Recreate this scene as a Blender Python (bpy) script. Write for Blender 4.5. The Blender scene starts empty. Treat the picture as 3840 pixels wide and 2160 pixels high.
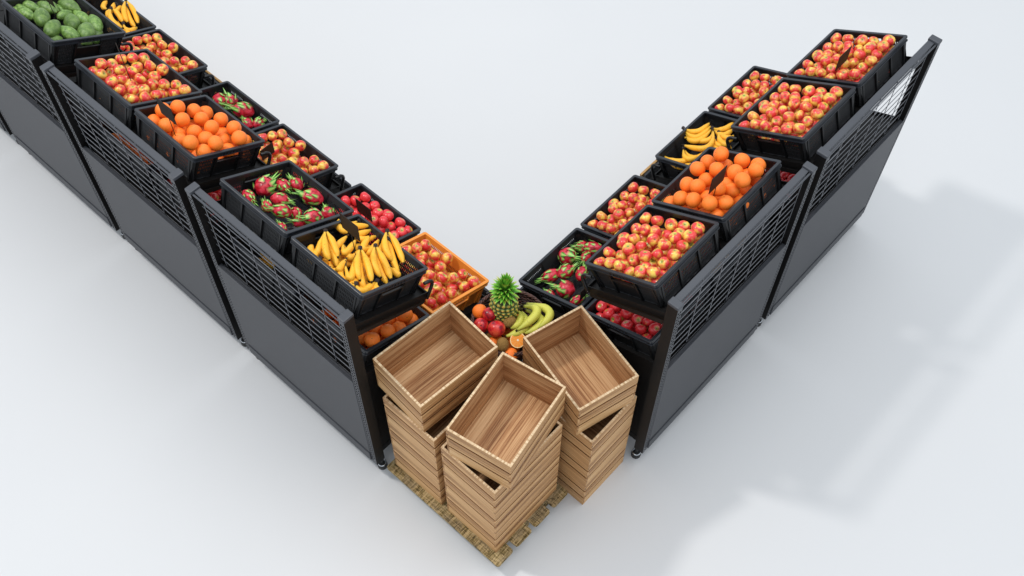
import bpy, math, random, json
from mathutils import Vector, Matrix, noise as mnoise
S = bpy.context.scene
PI = math.pi
random.seed(7)
# ---------------------------------------------------------------- camera
cam = bpy.data.cameras.new('camera'); camo = bpy.data.objects.new('camera', cam)
S.collection.objects.link(camo)
camo.location = (-1.6422, -2.6667, 6.8246)
camo.rotation_euler = (0.588, -0.006, -0.8333)
cam.sensor_width = 36; cam.lens = 4021.37 / 3840 * 36
cam.clip_start = 0.1; cam.clip_end = 400
S.camera = camo
# ---------------------------------------------------------------- world and lamps
w = bpy.data.worlds.new('World'); S.world = w; w.use_nodes = True
bg = w.node_tree.nodes['Background']
bg.inputs[0].default_value = (0.86, 0.93, 1.0, 1); bg.inputs[1].default_value = 0.93
def area(name, loc, target, size, power, col):
    l = bpy.data.lights.new(name, 'AREA'); l.shape = 'DISK'; l.size = size; l.energy = power; l.color = col
    o = bpy.data.objects.new(name, l); S.collection.objects.link(o); o.location = loc
    o.rotation_euler = (Vector(target) - Vector(loc)).to_track_quat('-Z', 'Y').to_euler()
    return o
area('key_lamp', (-2.7, 6.6, 13.6), (1.2, 0.6, 0), 1.2, 860, (1.0, 0.97, 0.94))
area('overhead_fill', (3.4, -1.8, 13.0), (1.5, 0.0, 0), 9.0, 600, (1.0, 1.0, 1.0))  # added fill from above that lifts the floor shadows
S.view_settings.view_transform = 'Standard'; S.view_settings.look = 'None'
S.view_settings.exposure = 0; S.view_settings.gamma = 1
S.render.engine = 'CYCLES'
S.cycles.max_bounces = 6; S.cycles.transparent_max_bounces = 12
# ---------------------------------------------------------------- helpers
def link(o): S.collection.objects.link(o); return o
class MB:
    def __init__(s): s.v = []; s.f = []; s.m = []; s.uv = []; s.lc = None
    def face(s, pts, m=0, uv=None):
        b = len(s.v); s.v += [tuple(p) for p in pts]; s.f.append(tuple(range(b, b + len(pts)))); s.m.append(m)
        s.uv.append(uv if uv else [(-1, -1)] * len(pts)); return s
    def box(s, x0, x1, y0, y1, z0, z1, m=0, M=None):
        p = [(x, y, z) for x in (x0, x1) for y in (y0, y1) for z in (z0, z1)]
        if M: p = [tuple(M @ Vector(q)) for q in p]
        b = len(s.v); s.v += p
        for f in ((0,1,3,2),(4,6,7,5),(0,4,5,1),(2,3,7,6),(0,2,6,4),(1,5,7,3)):
            s.f.append(tuple(b + i for i in f)); s.m.append(m); s.uv.append([(-1, -1)] * 4)
        return s
    def prism(s, pts, axis, a0, a1, m=0):
        # pts 2D polygon, extruded along axis ('x','y','z')
        def P(u, v, a): return {'x': (a, u, v), 'y': (u, a, v), 'z': (u, v, a)}[axis]
        n = len(pts); b = len(s.v)
        s.v += [P(u, v, a0) for u, v in pts] + [P(u, v, a1) for u, v in pts]
        fs = [tuple(range(b + n - 1, b - 1, -1)), tuple(range(b + n, b + 2 * n))]
        fs += [(b + i, b + (i + 1) % n, b + n + (i + 1) % n, b + n + i) for i in range(n)]
        for f in fs: s.f.append(f); s.m.append(m); s.uv.append([(-1, -1)] * len(f))
        return s
    def tube(s, pts, r, n=6, m=0, cap=True, uvt=False, flat=None):
        pts = [Vector(p) for p in pts]; k = len(pts)
        rs = r if isinstance(r, (list, tuple)) else [r] * k
        b = len(s.v); up = None
        for i, p in enumerate(pts):
            t = (pts[min(i + 1, k - 1)] - pts[max(i - 1, 0)])
            t = t.normalized() if t.length > 1e-9 else Vector((0, 0, 1))
            if up is None:
                up = t.orthogonal().normalized()
            up = (up - t * up.dot(t)).normalized(); sd = t.cross(up)
            for j in range(n):
                a = 2 * PI * j / n
                s.v.append(tuple(p + (up * math.cos(a) + sd * math.sin(a)) * rs[i]))
        for i in range(k - 1):
            for j in range(n):
                j2 = (j + 1) % n
                s.f.append((b + i * n + j, b + i * n + j2, b + (i + 1) * n + j2, b + (i + 1) * n + j)); s.m.append(m)
                t0, t1 = i / (k - 1), (i + 1) / (k - 1)
                s.uv.append([(t0, j / n), (t0, (j + 1) / n), (t1, (j + 1) / n), (t1, j / n)] if uvt else [(-1, -1)] * 4)
        if cap:
            s.f.append(tuple(b + j for j in range(n - 1, -1, -1))); s.m.append(m); s.uv.append([(0, 0)] * n if uvt else [(-1, -1)] * n)
            s.f.append(tuple(b + (k - 1) * n + j for j in range(n))); s.m.append(m); s.uv.append([(1, 0)] * n if uvt else [(-1, -1)] * n)
        return s
    def lathe(s, prof, n=16, m=0, M=None, bump=None):
        b = len(s.v); k = len(prof)
        for i, (r, z) in enumerate(prof):
            for j in range(n):
                a = 2 * PI * j / n; rr = r * (bump(a, i / (k - 1)) if bump else 1)
                p = Vector((rr * math.cos(a), rr * math.sin(a), z)); s.v.append(tuple(M @ p if M else p))
        for i in range(k - 1):
            for j in range(n):
                j2 = (j + 1) % n
                s.f.append((b + i * n + j, b + i * n + j2, b + (i + 1) * n + j2, b + (i + 1) * n + j)); s.m.append(m); s.uv.append([(-1, -1)] * 4)
        s.f.append(tuple(b + j for j in range(n - 1, -1, -1))); s.m.append(m); s.uv.append([(-1, -1)] * n)
        s.f.append(tuple(b + (k - 1) * n + j for j in range(n))); s.m.append(m); s.uv.append([(-1, -1)] * n)
        return s
    def mesh(s, name, mats, smooth=False, uv=True):
        me = bpy.data.meshes.new(name); me.from_pydata(s.v, [], s.f)
        for m in (mats if isinstance(mats, (list, tuple)) else [mats]): me.materials.append(m)
        me.polygons.foreach_set('material_index', s.m)
        if uv:
            l = me.uv_layers.new(name='UVMap'); l.data.foreach_set('uv', [c for f in s.uv for q in f for c in q])
        if smooth: me.polygons.foreach_set('use_smooth', [True] * len(me.polygons))
        me.update(); return me
def ob(name, me, parent=None, M=None):
    o = link(bpy.data.objects.new(name, me))
    if parent: o.parent = parent
    if M is not None: o.matrix_local = M
    return o
def bevel(o, wd, seg=1):
    b = o.modifiers.new('bevel', 'BEVEL'); b.width = wd; b.segments = seg; b.limit_method = 'ANGLE'; return o
def tag(o, label, cat=None, group=None):
    o['label'] = label
    if cat: o['category'] = cat
    if group: o['group'] = group
    return o
def empty(name, M, label=None, cat=None, group=None):
    o = link(bpy.data.objects.new(name, None)); o.matrix_world = M; o.empty_display_size = .1
    if label: tag(o, label, cat, group)
    return o
def copy_tree(o, parent=None):
    c = o.copy(); link(c)
    if parent: c.parent = parent
    for ch in list(o.children):
        if ch.name in S.objects: copy_tree(ch, c)
    return c
# ---------------------------------------------------------------- materials
def mat(name, col=(.5, .5, .5), rough=.5, spec=.5, metal=0):
    m = bpy.data.materials.new(name); m.use_nodes = True; p = m.node_tree.nodes['Principled BSDF']
    p.inputs['Base Color'].default_value = (*col, 1); p.inputs['Roughness'].default_value = rough
    p.inputs['Specular IOR Level'].default_value = spec; p.inputs['Metallic'].default_value = metal
    return m
class N:
    def __init__(s, m): s.t = m.node_tree; s.p = s.t.nodes['Principled BSDF']
    def n(s, ty, **k):
        x = s.t.nodes.new(ty)
        for a, b in k.items():
            if a.startswith('i_'): x.inputs[int(a[2:]) if a[2:].isdigit() else a[2:].replace('_', ' ')].default_value = b
            else: setattr(x, a, b)
        return x
    def l(s, a, b): s.t.links.new(a, b)
    def math(s, op, a, b=None, c=None, clamp=False):
        x = s.t.nodes.new('ShaderNodeMath'); x.operation = op; x.use_clamp = clamp
        for i, v in enumerate((a, b, c)):
            if v is None: continue
            if isinstance(v, (int, float)): x.inputs[i].default_value = v
            else: s.l(v, x.inputs[i])
        return x.outputs[0]
    def mix(s, f, a, b):
        x = s.t.nodes.new('ShaderNodeMix'); x.data_type = 'RGBA'
        for i, v in ((0, f), (6, a), (7, b)):
            if isinstance(v, (int, float)): x.inputs[i].default_value = v
            elif isinstance(v, tuple): x.inputs[i].default_value = (*v, 1)
            else: s.l(v, x.inputs[i])
        return x.outputs[2]
    def noise(s, vec, scale, detail=3, rough=.5):
        x = s.n('ShaderNodeTexNoise'); x.inputs['Scale'].default_value = scale; x.inputs['Detail'].default_value = detail; x.inputs['Roughness'].default_value = rough
        if vec is not None: s.l(vec, x.inputs['Vector'])
        return x.outputs['Fac']
    def map(s, vec, scale=(1, 1, 1), loc=(0, 0, 0)):
        x = s.n('ShaderNodeMapping'); x.inputs['Scale'].default_value = scale; x.inputs['Location'].default_value = loc
        s.l(vec, x.inputs['Vector']); return x.outputs[0]
    def ramp(s, f, stops):
        x = s.n('ShaderNodeValToRGB'); e = x.color_ramp.elements
        while len(e) < len(stops): e.new(.5)
        for k, (p, c) in zip(e, stops): k.position = p; k.color = (*c, 1)
        s.l(f, x.inputs[0]); return x.outputs[0]
    def bump(s, h, st, dist=.01):
        x = s.n('ShaderNodeBump'); x.inputs['Strength'].default_value = st; x.inputs['Distance'].default_value = dist
        s.l(h, x.inputs['Height']); s.l(x.outputs[0], s.p.inputs['Normal'])
    def step(s, a, lo, hi):
        x = s.n('ShaderNodeMapRange'); x.inputs['From Min'].default_value = lo; x.inputs['From Max'].default_value = hi; x.clamp = True
        s.l(a, x.inputs['Value']); return x.outputs[0]
def col(k, c): k.l(c, k.p.inputs['Base Color'])
# floor
M_floor = mat('white_floor', (.62, .62, .62), .55, .3)
k = N(M_floor); tc = k.n('ShaderNodeTexCoord'); nn = k.noise(tc.outputs['Object'], .6, 2); nf = k.noise(tc.outputs['Object'], 220, 2)
col(k, k.mix(k.math('ADD', k.math('MULTIPLY', nn, .5), k.math('MULTIPLY', nf, .5)), (.585, .59, .60), (.645, .645, .645)))
# painted steel
def steel(name, c, rough=.38, spec=.5):
    m = mat(name, c, rough, spec); k = N(m); tc = k.n('ShaderNodeTexCoord')
    f = k.noise(tc.outputs['Object'], 500, 2, .6); g = k.noise(tc.outputs['Object'], 3, 3)
    col(k, k.mix(k.math('ADD', k.math('MULTIPLY', f, .6), k.math('MULTIPLY', g, .4)), tuple(x * .75 for x in c), tuple(x * 1.25 for x in c)))
    k.bump(f, .12, .001); return m
M_panel = steel('grey_steel', (.036, .0385, .0455), .45, .32)
M_post = steel('light_grey_steel', (.058, .062, .072), .42, .4)
M_black = steel('black_steel', (.0055, .005, .005), .5, .22)
M_wire = mat('wire_steel', (.16, .165, .18), .35, .5)
M_foot = mat('caster_chrome', (.55, .57, .6), .2, .5, 1)
M_rubber = mat('black_rubber', (.01, .01, .01), .5)
# plastic with slots (uv in metres along the wall / down from its top)
def slotted(name, c, rough):
    m = mat(name, c, rough, .5); k = N(m)
    uv = k.n('ShaderNodeUVMap'); sx = k.n('ShaderNodeSeparateXYZ'); k.l(uv.outputs[0], sx.inputs[0]); u, v = sx.outputs[0], sx.outputs[1]
    fu = k.math('FRACT', k.math('DIVIDE', u, .0125)); fv = k.math('FRACT', k.math('DIVIDE', v, .027))
    a = k.math('MULTIPLY', k.math('LESS_THAN', fu, .42), k.math('LESS_THAN', fv, .72))
    # panels: u in panel units stored as u + 10*kind
    a = k.math('MULTIPLY', a, k.math('GREATER_THAN', u, 0))
    a = k.math('MULTIPLY', a, k.math('MULTIPLY', k.math('GREATER_THAN', v, 0), k.math('LESS_THAN', v, .135)))
    tr = k.n('ShaderNodeBsdfTransparent'); mx = k.n('ShaderNodeMixShader')
    k.l(a, mx.inputs[0]); k.l(k.p.outputs[0], mx.inputs[1]); k.l(tr.outputs[0], mx.inputs[2])
    out = k.t.nodes['Material Output']; k.l(mx.outputs[0], out.inputs['Surface'])
    return m
def plastic(name, c, rough):
    m = mat(name, c, rough, .5); k = N(m); tc = k.n('ShaderNodeTexCoord')
    k.bump(k.noise(tc.outputs['Object'], 700, 1), .1, .0006); return m
M_bp = plastic('black_plastic', (.004, .0042, .005), .45); M_bs = slotted('black_slotted_plastic', (.013, .0135, .015), .6)  # slotted walls: lighter copy of the rib plastic, for the light they catch
M_brim = plastic('black_plastic_rim', (.018, .021, .027), .36)  # lighter, bluer copy of the black plastic; the rim highlight is in the colour
M_op = plastic('orange_plastic', (.78, .27, .035), .4); M_os = slotted('orange_slotted_plastic', (.74, .25, .03), .45)
# crate floor: short raised bars in two directions
def treadfloor(name, c):
    m = mat(name, c, .4); k = N(m); tc = k.n('ShaderNodeTexCoord')
    ck = k.n('ShaderNodeTexChecker', i_Scale=32.0); k.l(tc.outputs['Object'], ck.inputs['Vector'])
    sx = k.n('ShaderNodeSeparateXYZ'); k.l(tc.outputs['Object'], sx.inputs[0])
    a = k.math('SINE', k.math('MULTIPLY', sx.outputs[0], 900)); b = k.math('SINE', k.math('MULTIPLY', sx.outputs[1], 900))
    h = k.math('ADD', k.math('MULTIPLY', a, ck.outputs['Fac']), k.math('MULTIPLY', b, k.math('SUBTRACT', 1, ck.outputs['Fac'])))
    k.bump(h, .8, .002); col(k, k.mix(k.step(h, .2, .9), tuple(x * .5 for x in c), tuple(x * 2.2 for x in c))); return m
M_bf = treadfloor('black_crate_floor', (.022, .024, .028)); M_of = treadfloor('orange_crate_floor', (.6, .2, .03))
# wood (uv in metres: u along the grain)
def wood(name, stops, rough=.55, su=2.2, sv=70):
    m = mat(name, (.4, .25, .12), rough, .3); k = N(m); uv = k.n('ShaderNodeUVMap')
    v1 = k.map(uv.outputs[0], (su, sv, 1)); wob = k.noise(k.map(uv.outputs[0], (1.2, 9, 1)), 1, 2)
    cx = k.n('ShaderNodeCombineXYZ'); k.l(k.math('MULTIPLY', wob, 4.5), cx.inputs[1])
    va = k.n('ShaderNodeVectorMath', operation='ADD'); k.l(v1, va.inputs[0]); k.l(cx.outputs[0], va.inputs[1])
    g = k.noise(va.outputs[0], 1, 5, .62); fine = k.noise(k.map(uv.outputs[0], (14, 900, 1)), 1, 2)
    big = k.noise(k.map(uv.outputs[0], (.9, 13, 1)), 1, 2)
    f = k.math('ADD', k.math('MULTIPLY', g, .62), k.math('ADD', k.math('MULTIPLY', fine, .12), k.math('MULTIPLY', big, .42)))
    f = k.math('SUBTRACT', f, .08)
    c = k.ramp(f, stops); col(k, c); k.bump(g, .15, .002); return m
M_wood = wood('oak_slats', [(.36, (.12, .048, .016)), (.43, (.32, .155, .058)), (.50, (.53, .29, .120)), (.62, (.69, .435, .205))], .55, 1.6, 105)
M_woodin = wood('oak_inside_shaded', [(.35, (.16, .060, .020)), (.44, (.34, .155, .060)), (.52, (.54, .31, .145)), (.66, (.70, .46, .25))], .55, 1.6, 105)  # same oak for inside faces, their browner shade put into the colour
M_rimw = mat('pale_end_grain', (.6, .45, .28), .6, .3)
k = N(M_rimw); uv = k.n('ShaderNodeUVMap'); col(k, k.ramp(k.noise(k.map(uv.outputs[0], (70, 3, 1)), 1, 2), [(.35, (.42, .27, .14)), (.5, (.60, .43, .26)), (.65, (.70, .54, .35))]))
M_board = wood('fascia_board', [(.30, (.20, .10, .03)), (.5, (.44, .25, .09)), (.7, (.58, .36, .15))])
# rough pallet wood
M_pal = mat('weathered_pallet_wood', (.3, .24, .1), .85, .2)
k = N(M_pal); tc = k.n('ShaderNodeTexCoord'); o_ = tc.outputs['Object']
n1 = k.noise(k.map(o_, (10, 150, 30)), 1, 5, .7); n2 = k.noise(o_, 8, 3); n3 = k.noise(k.map(o_, (130, 14, 20)), 1, 3, .6)
vo = k.n('ShaderNodeTexVoronoi', feature='DISTANCE_TO_EDGE'); vo.inputs['Scale'].default_value = 1; vo.inputs['Randomness'].default_value = .75
ro = k.n('ShaderNodeMapping'); ro.inputs['Rotation'].default_value = (0, 0, .75); ro.inputs['Scale'].default_value = (17, 34, 10); k.l(o_, ro.inputs['Vector']); k.l(ro.outputs[0], vo.inputs['Vector'])
cr = k.step(k.math('ADD', vo.outputs['Distance'], k.math('MULTIPLY', k.math('SUBTRACT', n3, .5), .25)), .0, .05)
c = k.ramp(k.math('ADD', k.math('MULTIPLY', n1, .65), k.math('MULTIPLY', n3, .35)), [(.40, (.045, .030, .014)), (.47, (.22, .155, .055)), (.57, (.52, .38, .20))])
c = k.mix(k.math('MULTIPLY', k.step(n2, .48, .6), .45), c, (.16, .125, .085))
c = k.mix(k.math('SUBTRACT', 1, k.math('MULTIPLY', k.math('SUBTRACT', 1, cr), .6)), (.03, .02, .01), c); col(k, c); k.bump(n1, .8, .004)
# fruit: attribute 'lc' = unit-size local position, 'ro' = random offset
def fruit_nodes(m):
    k = N(m); a = k.n('ShaderNodeAttribute', attribute_name='lc'); r = k.n('ShaderNodeAttribute', attribute_name='ro'); oi = k.n('ShaderNodeObjectInfo')
    off = k.math('MULTIPLY', k.math('ADD', r.outputs['Fac'], oi.outputs['Random']), 37.0)
    cx = k.n('ShaderNodeCombineXYZ'); k.l(off, cx.inputs[0]); k.l(off, cx.inputs[1])
    va = k.n('ShaderNodeVectorMath', operation='ADD'); k.l(a.outputs['Vector'], va.inputs[0]); k.l(cx.outputs[0], va.inputs[1])
    sx = k.n('ShaderNodeSeparateXYZ'); k.l(a.outputs['Vector'], sx.inputs[0])
    return k, a.outputs['Vector'], va.outputs[0], sx.outputs, oi.outputs['Random']
def applemat(name, redder, red, yel):
    m = mat(name, red, .3, .5); k, lc, v, (x, y, z), rnd = fruit_nodes(m)
    n1 = k.noise(v, 1.0, 2, .45); st = k.noise(k.map(v, (5, 5, .9)), 1, 3, .6); sp = k.noise(v, 26, 2)
    f = k.math('ADD', k.math('MULTIPLY', n1, .82), k.math('ADD', k.math('MULTIPLY', st, .20), redder))
    c = k.mix(k.step(f, .39, .56), yel, red)
    c = k.mix(k.math('MULTIPLY', k.step(sp, .58, .78), .16), c, (.80, .38, .16))
    rad = k.math('SQRT', k.math('ADD', k.math('MULTIPLY', x, x), k.math('MULTIPLY', y, y)))
    top = k.math('SUBTRACT', 1, k.step(k.math('ADD', rad, k.math('MULTIPLY', k.math('SUBTRACT', n1, .5), .5)), .15, .45))
    top = k.math('MULTIPLY', top, k.step(z, .2, .5)); c = k.mix(k.math('MULTIPLY', top, .85), c, (.40, .47, .07))
    core = k.math('SUBTRACT', 1, k.step(rad, .06, .20)); c = k.mix(k.math('MULTIPLY', core, .85), c, (.09, .10, .02))
    col(k, c); k.p.inputs['Coat Weight'].default_value = .25; k.p.inputs['Coat Roughness'].default_value = .15
    k.p.inputs['Subsurface Weight'].default_value = .0
    return m
M_apple = applemat('red_yellow_apple_skin', 0, (.68, .035, .035), (.86, .56, .085))
M_rapple = applemat('red_apple_skin', .15, (.74, .030, .040), (.84, .26, .07))
def orangemat(name, c1, c2):
    m = mat(name, c1, .42, .4); k, lc, v, (x, y, z), rnd = fruit_nodes(m)
    c = k.mix(k.noise(v, 1.5, 2), c1, c2)
    rad = k.math('SQRT', k.math('ADD', k.math('MULTIPLY', x, x), k.math('MULTIPLY', y, y)))
    dot = k.math('MULTIPLY', k.math('SUBTRACT', 1, k.step(rad, .045, .07)), k.step(z, .5, .6))
    col(k, k.mix(dot, c, (.06, .16, .03))); k.bump(k.noise(lc, 22, 2), .25, .02); return m
M_orange = orangemat('orange_peel', (.96, .185, .014), (.96, .24, .03))
M_avo = mat('avocado_skin', (.1, .25, .05), .38, .5)
k, lc, v, (x, y, z), rnd = fruit_nodes(M_avo)
c = k.ramp(k.noise(v, 2.2, 4, .6), [(.33, (.060, .14, .020)), (.5, (.15, .29, .055)), (.66, (.30, .46, .12))])
c = k.mix(k.math('MULTIPLY', k.step(k.noise(v, 34, 1), .60, .68), .6), c, (.40, .46, .18)); c = k.mix(k.math('MULTIPLY', rnd, .55), c, (.055, .10, .022)); col(k, c); k.bump(k.noise(lc, 26, 2), .14, .02)
M_avostem = mat('avocado_stem', (.20, .07, .03), .8)
def banmat(name, y1, y2, green, tipl):
    m = mat(name, y1, .45, .35); k = N(m); uv = k.n('ShaderNodeUVMap'); sx = k.n('ShaderNodeSeparateXYZ'); k.l(uv.outputs[0], sx.inputs[0]); t = sx.outputs[0]
    tc = k.n('ShaderNodeTexCoord'); oi = k.n('ShaderNodeObjectInfo')
    c = k.mix(k.noise(tc.outputs['Object'], 18, 3), y1, y2)
    c = k.mix(k.math('MULTIPLY', k.math('SUBTRACT', 1, k.step(t, .08, .30)), green), c, (.40, .44, .07))
    c = k.mix(k.math('MULTIPLY', k.step(t, .82, .95), green), c, (.34, .40, .06))
    # brown flecks
    sp = k.noise(k.map(tc.outputs['Object'], (60, 150, 60)), 1, 2, .6); c = k.mix(k.math('MULTIPLY', k.step(sp, .665, .72), .85), c, (.10, .045, .012))
    tip = k.math('MAXIMUM', k.step(t, tipl, tipl + .02), k.math('SUBTRACT', 1, k.step(t, .035, .06))); c = k.mix(tip, c, (.022, .012, .008))
    col(k, c); return m
M_ban = banmat('yellow_banana_skin', (.90, .40, .022), (.92, .50, .045), .25, .935)
M_bang = banmat('green_yellow_banana_skin', (.52, .52, .07), (.62, .58, .10), .55, .965)
M_crown = mat('dark_banana_stalk', (.025, .015, .012), .8)
M_crowng = mat('olive_banana_stalk', (.16, .14, .06), .7)
M_dfb = mat('dragonfruit_skin', (.6, .02, .08), .35, .5)
k, lc, v, s_, rnd = fruit_nodes(M_dfb); col(k, k.ramp(k.noise(v, 1.8, 4, .6), [(.34, (.20, .003, .006)), (.48, (.52, .008, .022)), (.66, (.68, .05, .09))]))
M_dfl = mat('dragonfruit_leaf', (.1, .4, .05), .4, .5)
k = N(M_dfl); uv = k.n('ShaderNodeUVMap'); sx = k.n('ShaderNodeSeparateXYZ'); k.l(uv.outputs[0], sx.inputs[0])
e = k.math('ABSOLUTE', k.math('SUBTRACT', sx.outputs[1], .5))
c = k.mix(k.step(e, .12, .38), (.38, .60, .14), (.02, .26, .02)); col(k, k.mix(k.step(sx.outputs[0], .02, .35), (.62, .05, .09), c))
M_pinb = mat('pineapple_skin', (.2, .15, .03), .55)
k = N(M_pinb); uv = k.n('ShaderNodeUVMap'); sx = k.n('ShaderNodeSeparateXYZ'); k.l(uv.outputs[0], sx.inputs[0])
col(k, k.ramp(sx.outputs[0], [(0, (.010, .028, .008)), (.45, (.19, .26, .05)), (.75, (.50, .42, .07)), (.93, (.72, .42, .06)), (1, (.85, .68, .45))]))
M_pinl = mat('pineapple_leaf', (.1, .3, .03), .4)
k = N(M_pinl); uv = k.n('ShaderNodeUVMap'); sx = k.n('ShaderNodeSeparateXYZ'); k.l(uv.outputs[0], sx.inputs[0])
oi = k.noise(k.n('ShaderNodeTexCoord').outputs['Object'], 16, 1)
c = k.ramp(sx.outputs[0], [(0, (.22, .32, .06)), (.3, (.07, .26, .02)), (.8, (.17, .50, .04)), (1, (.50, .48, .06))])
col(k, k.mix(k.math('MULTIPLY', k.step(oi, .58, .66), .7), c, (.55, .50, .08)))
M_nect = mat('nectarine_skin', (.6, .02, .03), .3, .5)
k, lc, v, (x, y, z), rnd = fruit_nodes(M_nect); c = k.ramp(k.noise(v, 1.3, 4, .55), [(.36, (.20, .008, .018)), (.5, (.56, .012, .022)), (.66, (.78, .11, .05))])
rad = k.math('SQRT', k.math('ADD', k.math('MULTIPLY', x, x), k.math('MULTIPLY', y, y)))
col(k, k.mix(k.math('MULTIPLY', k.math('SUBTRACT', 1, k.step(rad, .07, .10)), k.step(z, .4, .5)), c, (.01, .01, .008)))
M_kiwi = mat('kiwi_skin', (.26, .15, .04), .8, .2)
k, lc, v, s_, rnd = fruit_nodes(M_kiwi); nz = k.noise(lc, 30, 3, .7); col(k, k.ramp(nz, [(.35, (.16, .075, .015)), (.6, (.42, .25, .08))])); k.bump(nz, .5, .03)
M_flesh = mat('orange_flesh', (.9, .35, .05), .35, .5)
k = N(M_flesh); tc = k.n('ShaderNodeTexCoord'); sx = k.n('ShaderNodeSeparateXYZ'); k.l(tc.outputs['Object'], sx.inputs[0]); x, y = sx.outputs[0], sx.outputs[1]
rad = k.math('SQRT', k.math('ADD', k.math('MULTIPLY', x, x), k.math('MULTIPLY', y, y))); an = k.math('ARCTAN2', y, x)
seg = k.math('ABSOLUTE', k.math('SUBTRACT', k.math('FRACT', k.math('MULTIPLY', an, 10 / (2 * PI))), .5))
c = k.mix(k.step(k.noise(k.map(tc.outputs['Object'], (300, 300, 1)), 1, 2), .3, .7), (.86, .24, .02), (.95, .40, .06))
c = k.mix(k.math('MULTIPLY', k.step(seg, .455, .49), .7), c, (.95, .72, .40))
c = k.mix(k.step(rad, .0365, .038), c, (.93, .80, .45)); c = k.mix(k.math('SUBTRACT', 1, k.step(rad, .004, .0065)), c, (.95, .88, .65))
c = k.mix(k.step(rad, .0398, .0405), c, (.90, .42, .03)); col(k, c)
M_wick = mat('dark_wicker', (.030, .014, .012), .5, .4)
k = N(M_wick); tc = k.n('ShaderNodeTexCoord'); col(k, k.ramp(k.noise(tc.outputs['Object'], 60, 3), [(.35, (.020, .011, .010)), (.65, (.115, .048, .036))]))
M_card = mat('price_card_board', (.018, .011, .007), .6, .3)
M_cardedge = mat('price_card_edge', (.03, .05, .055), .4)
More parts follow.
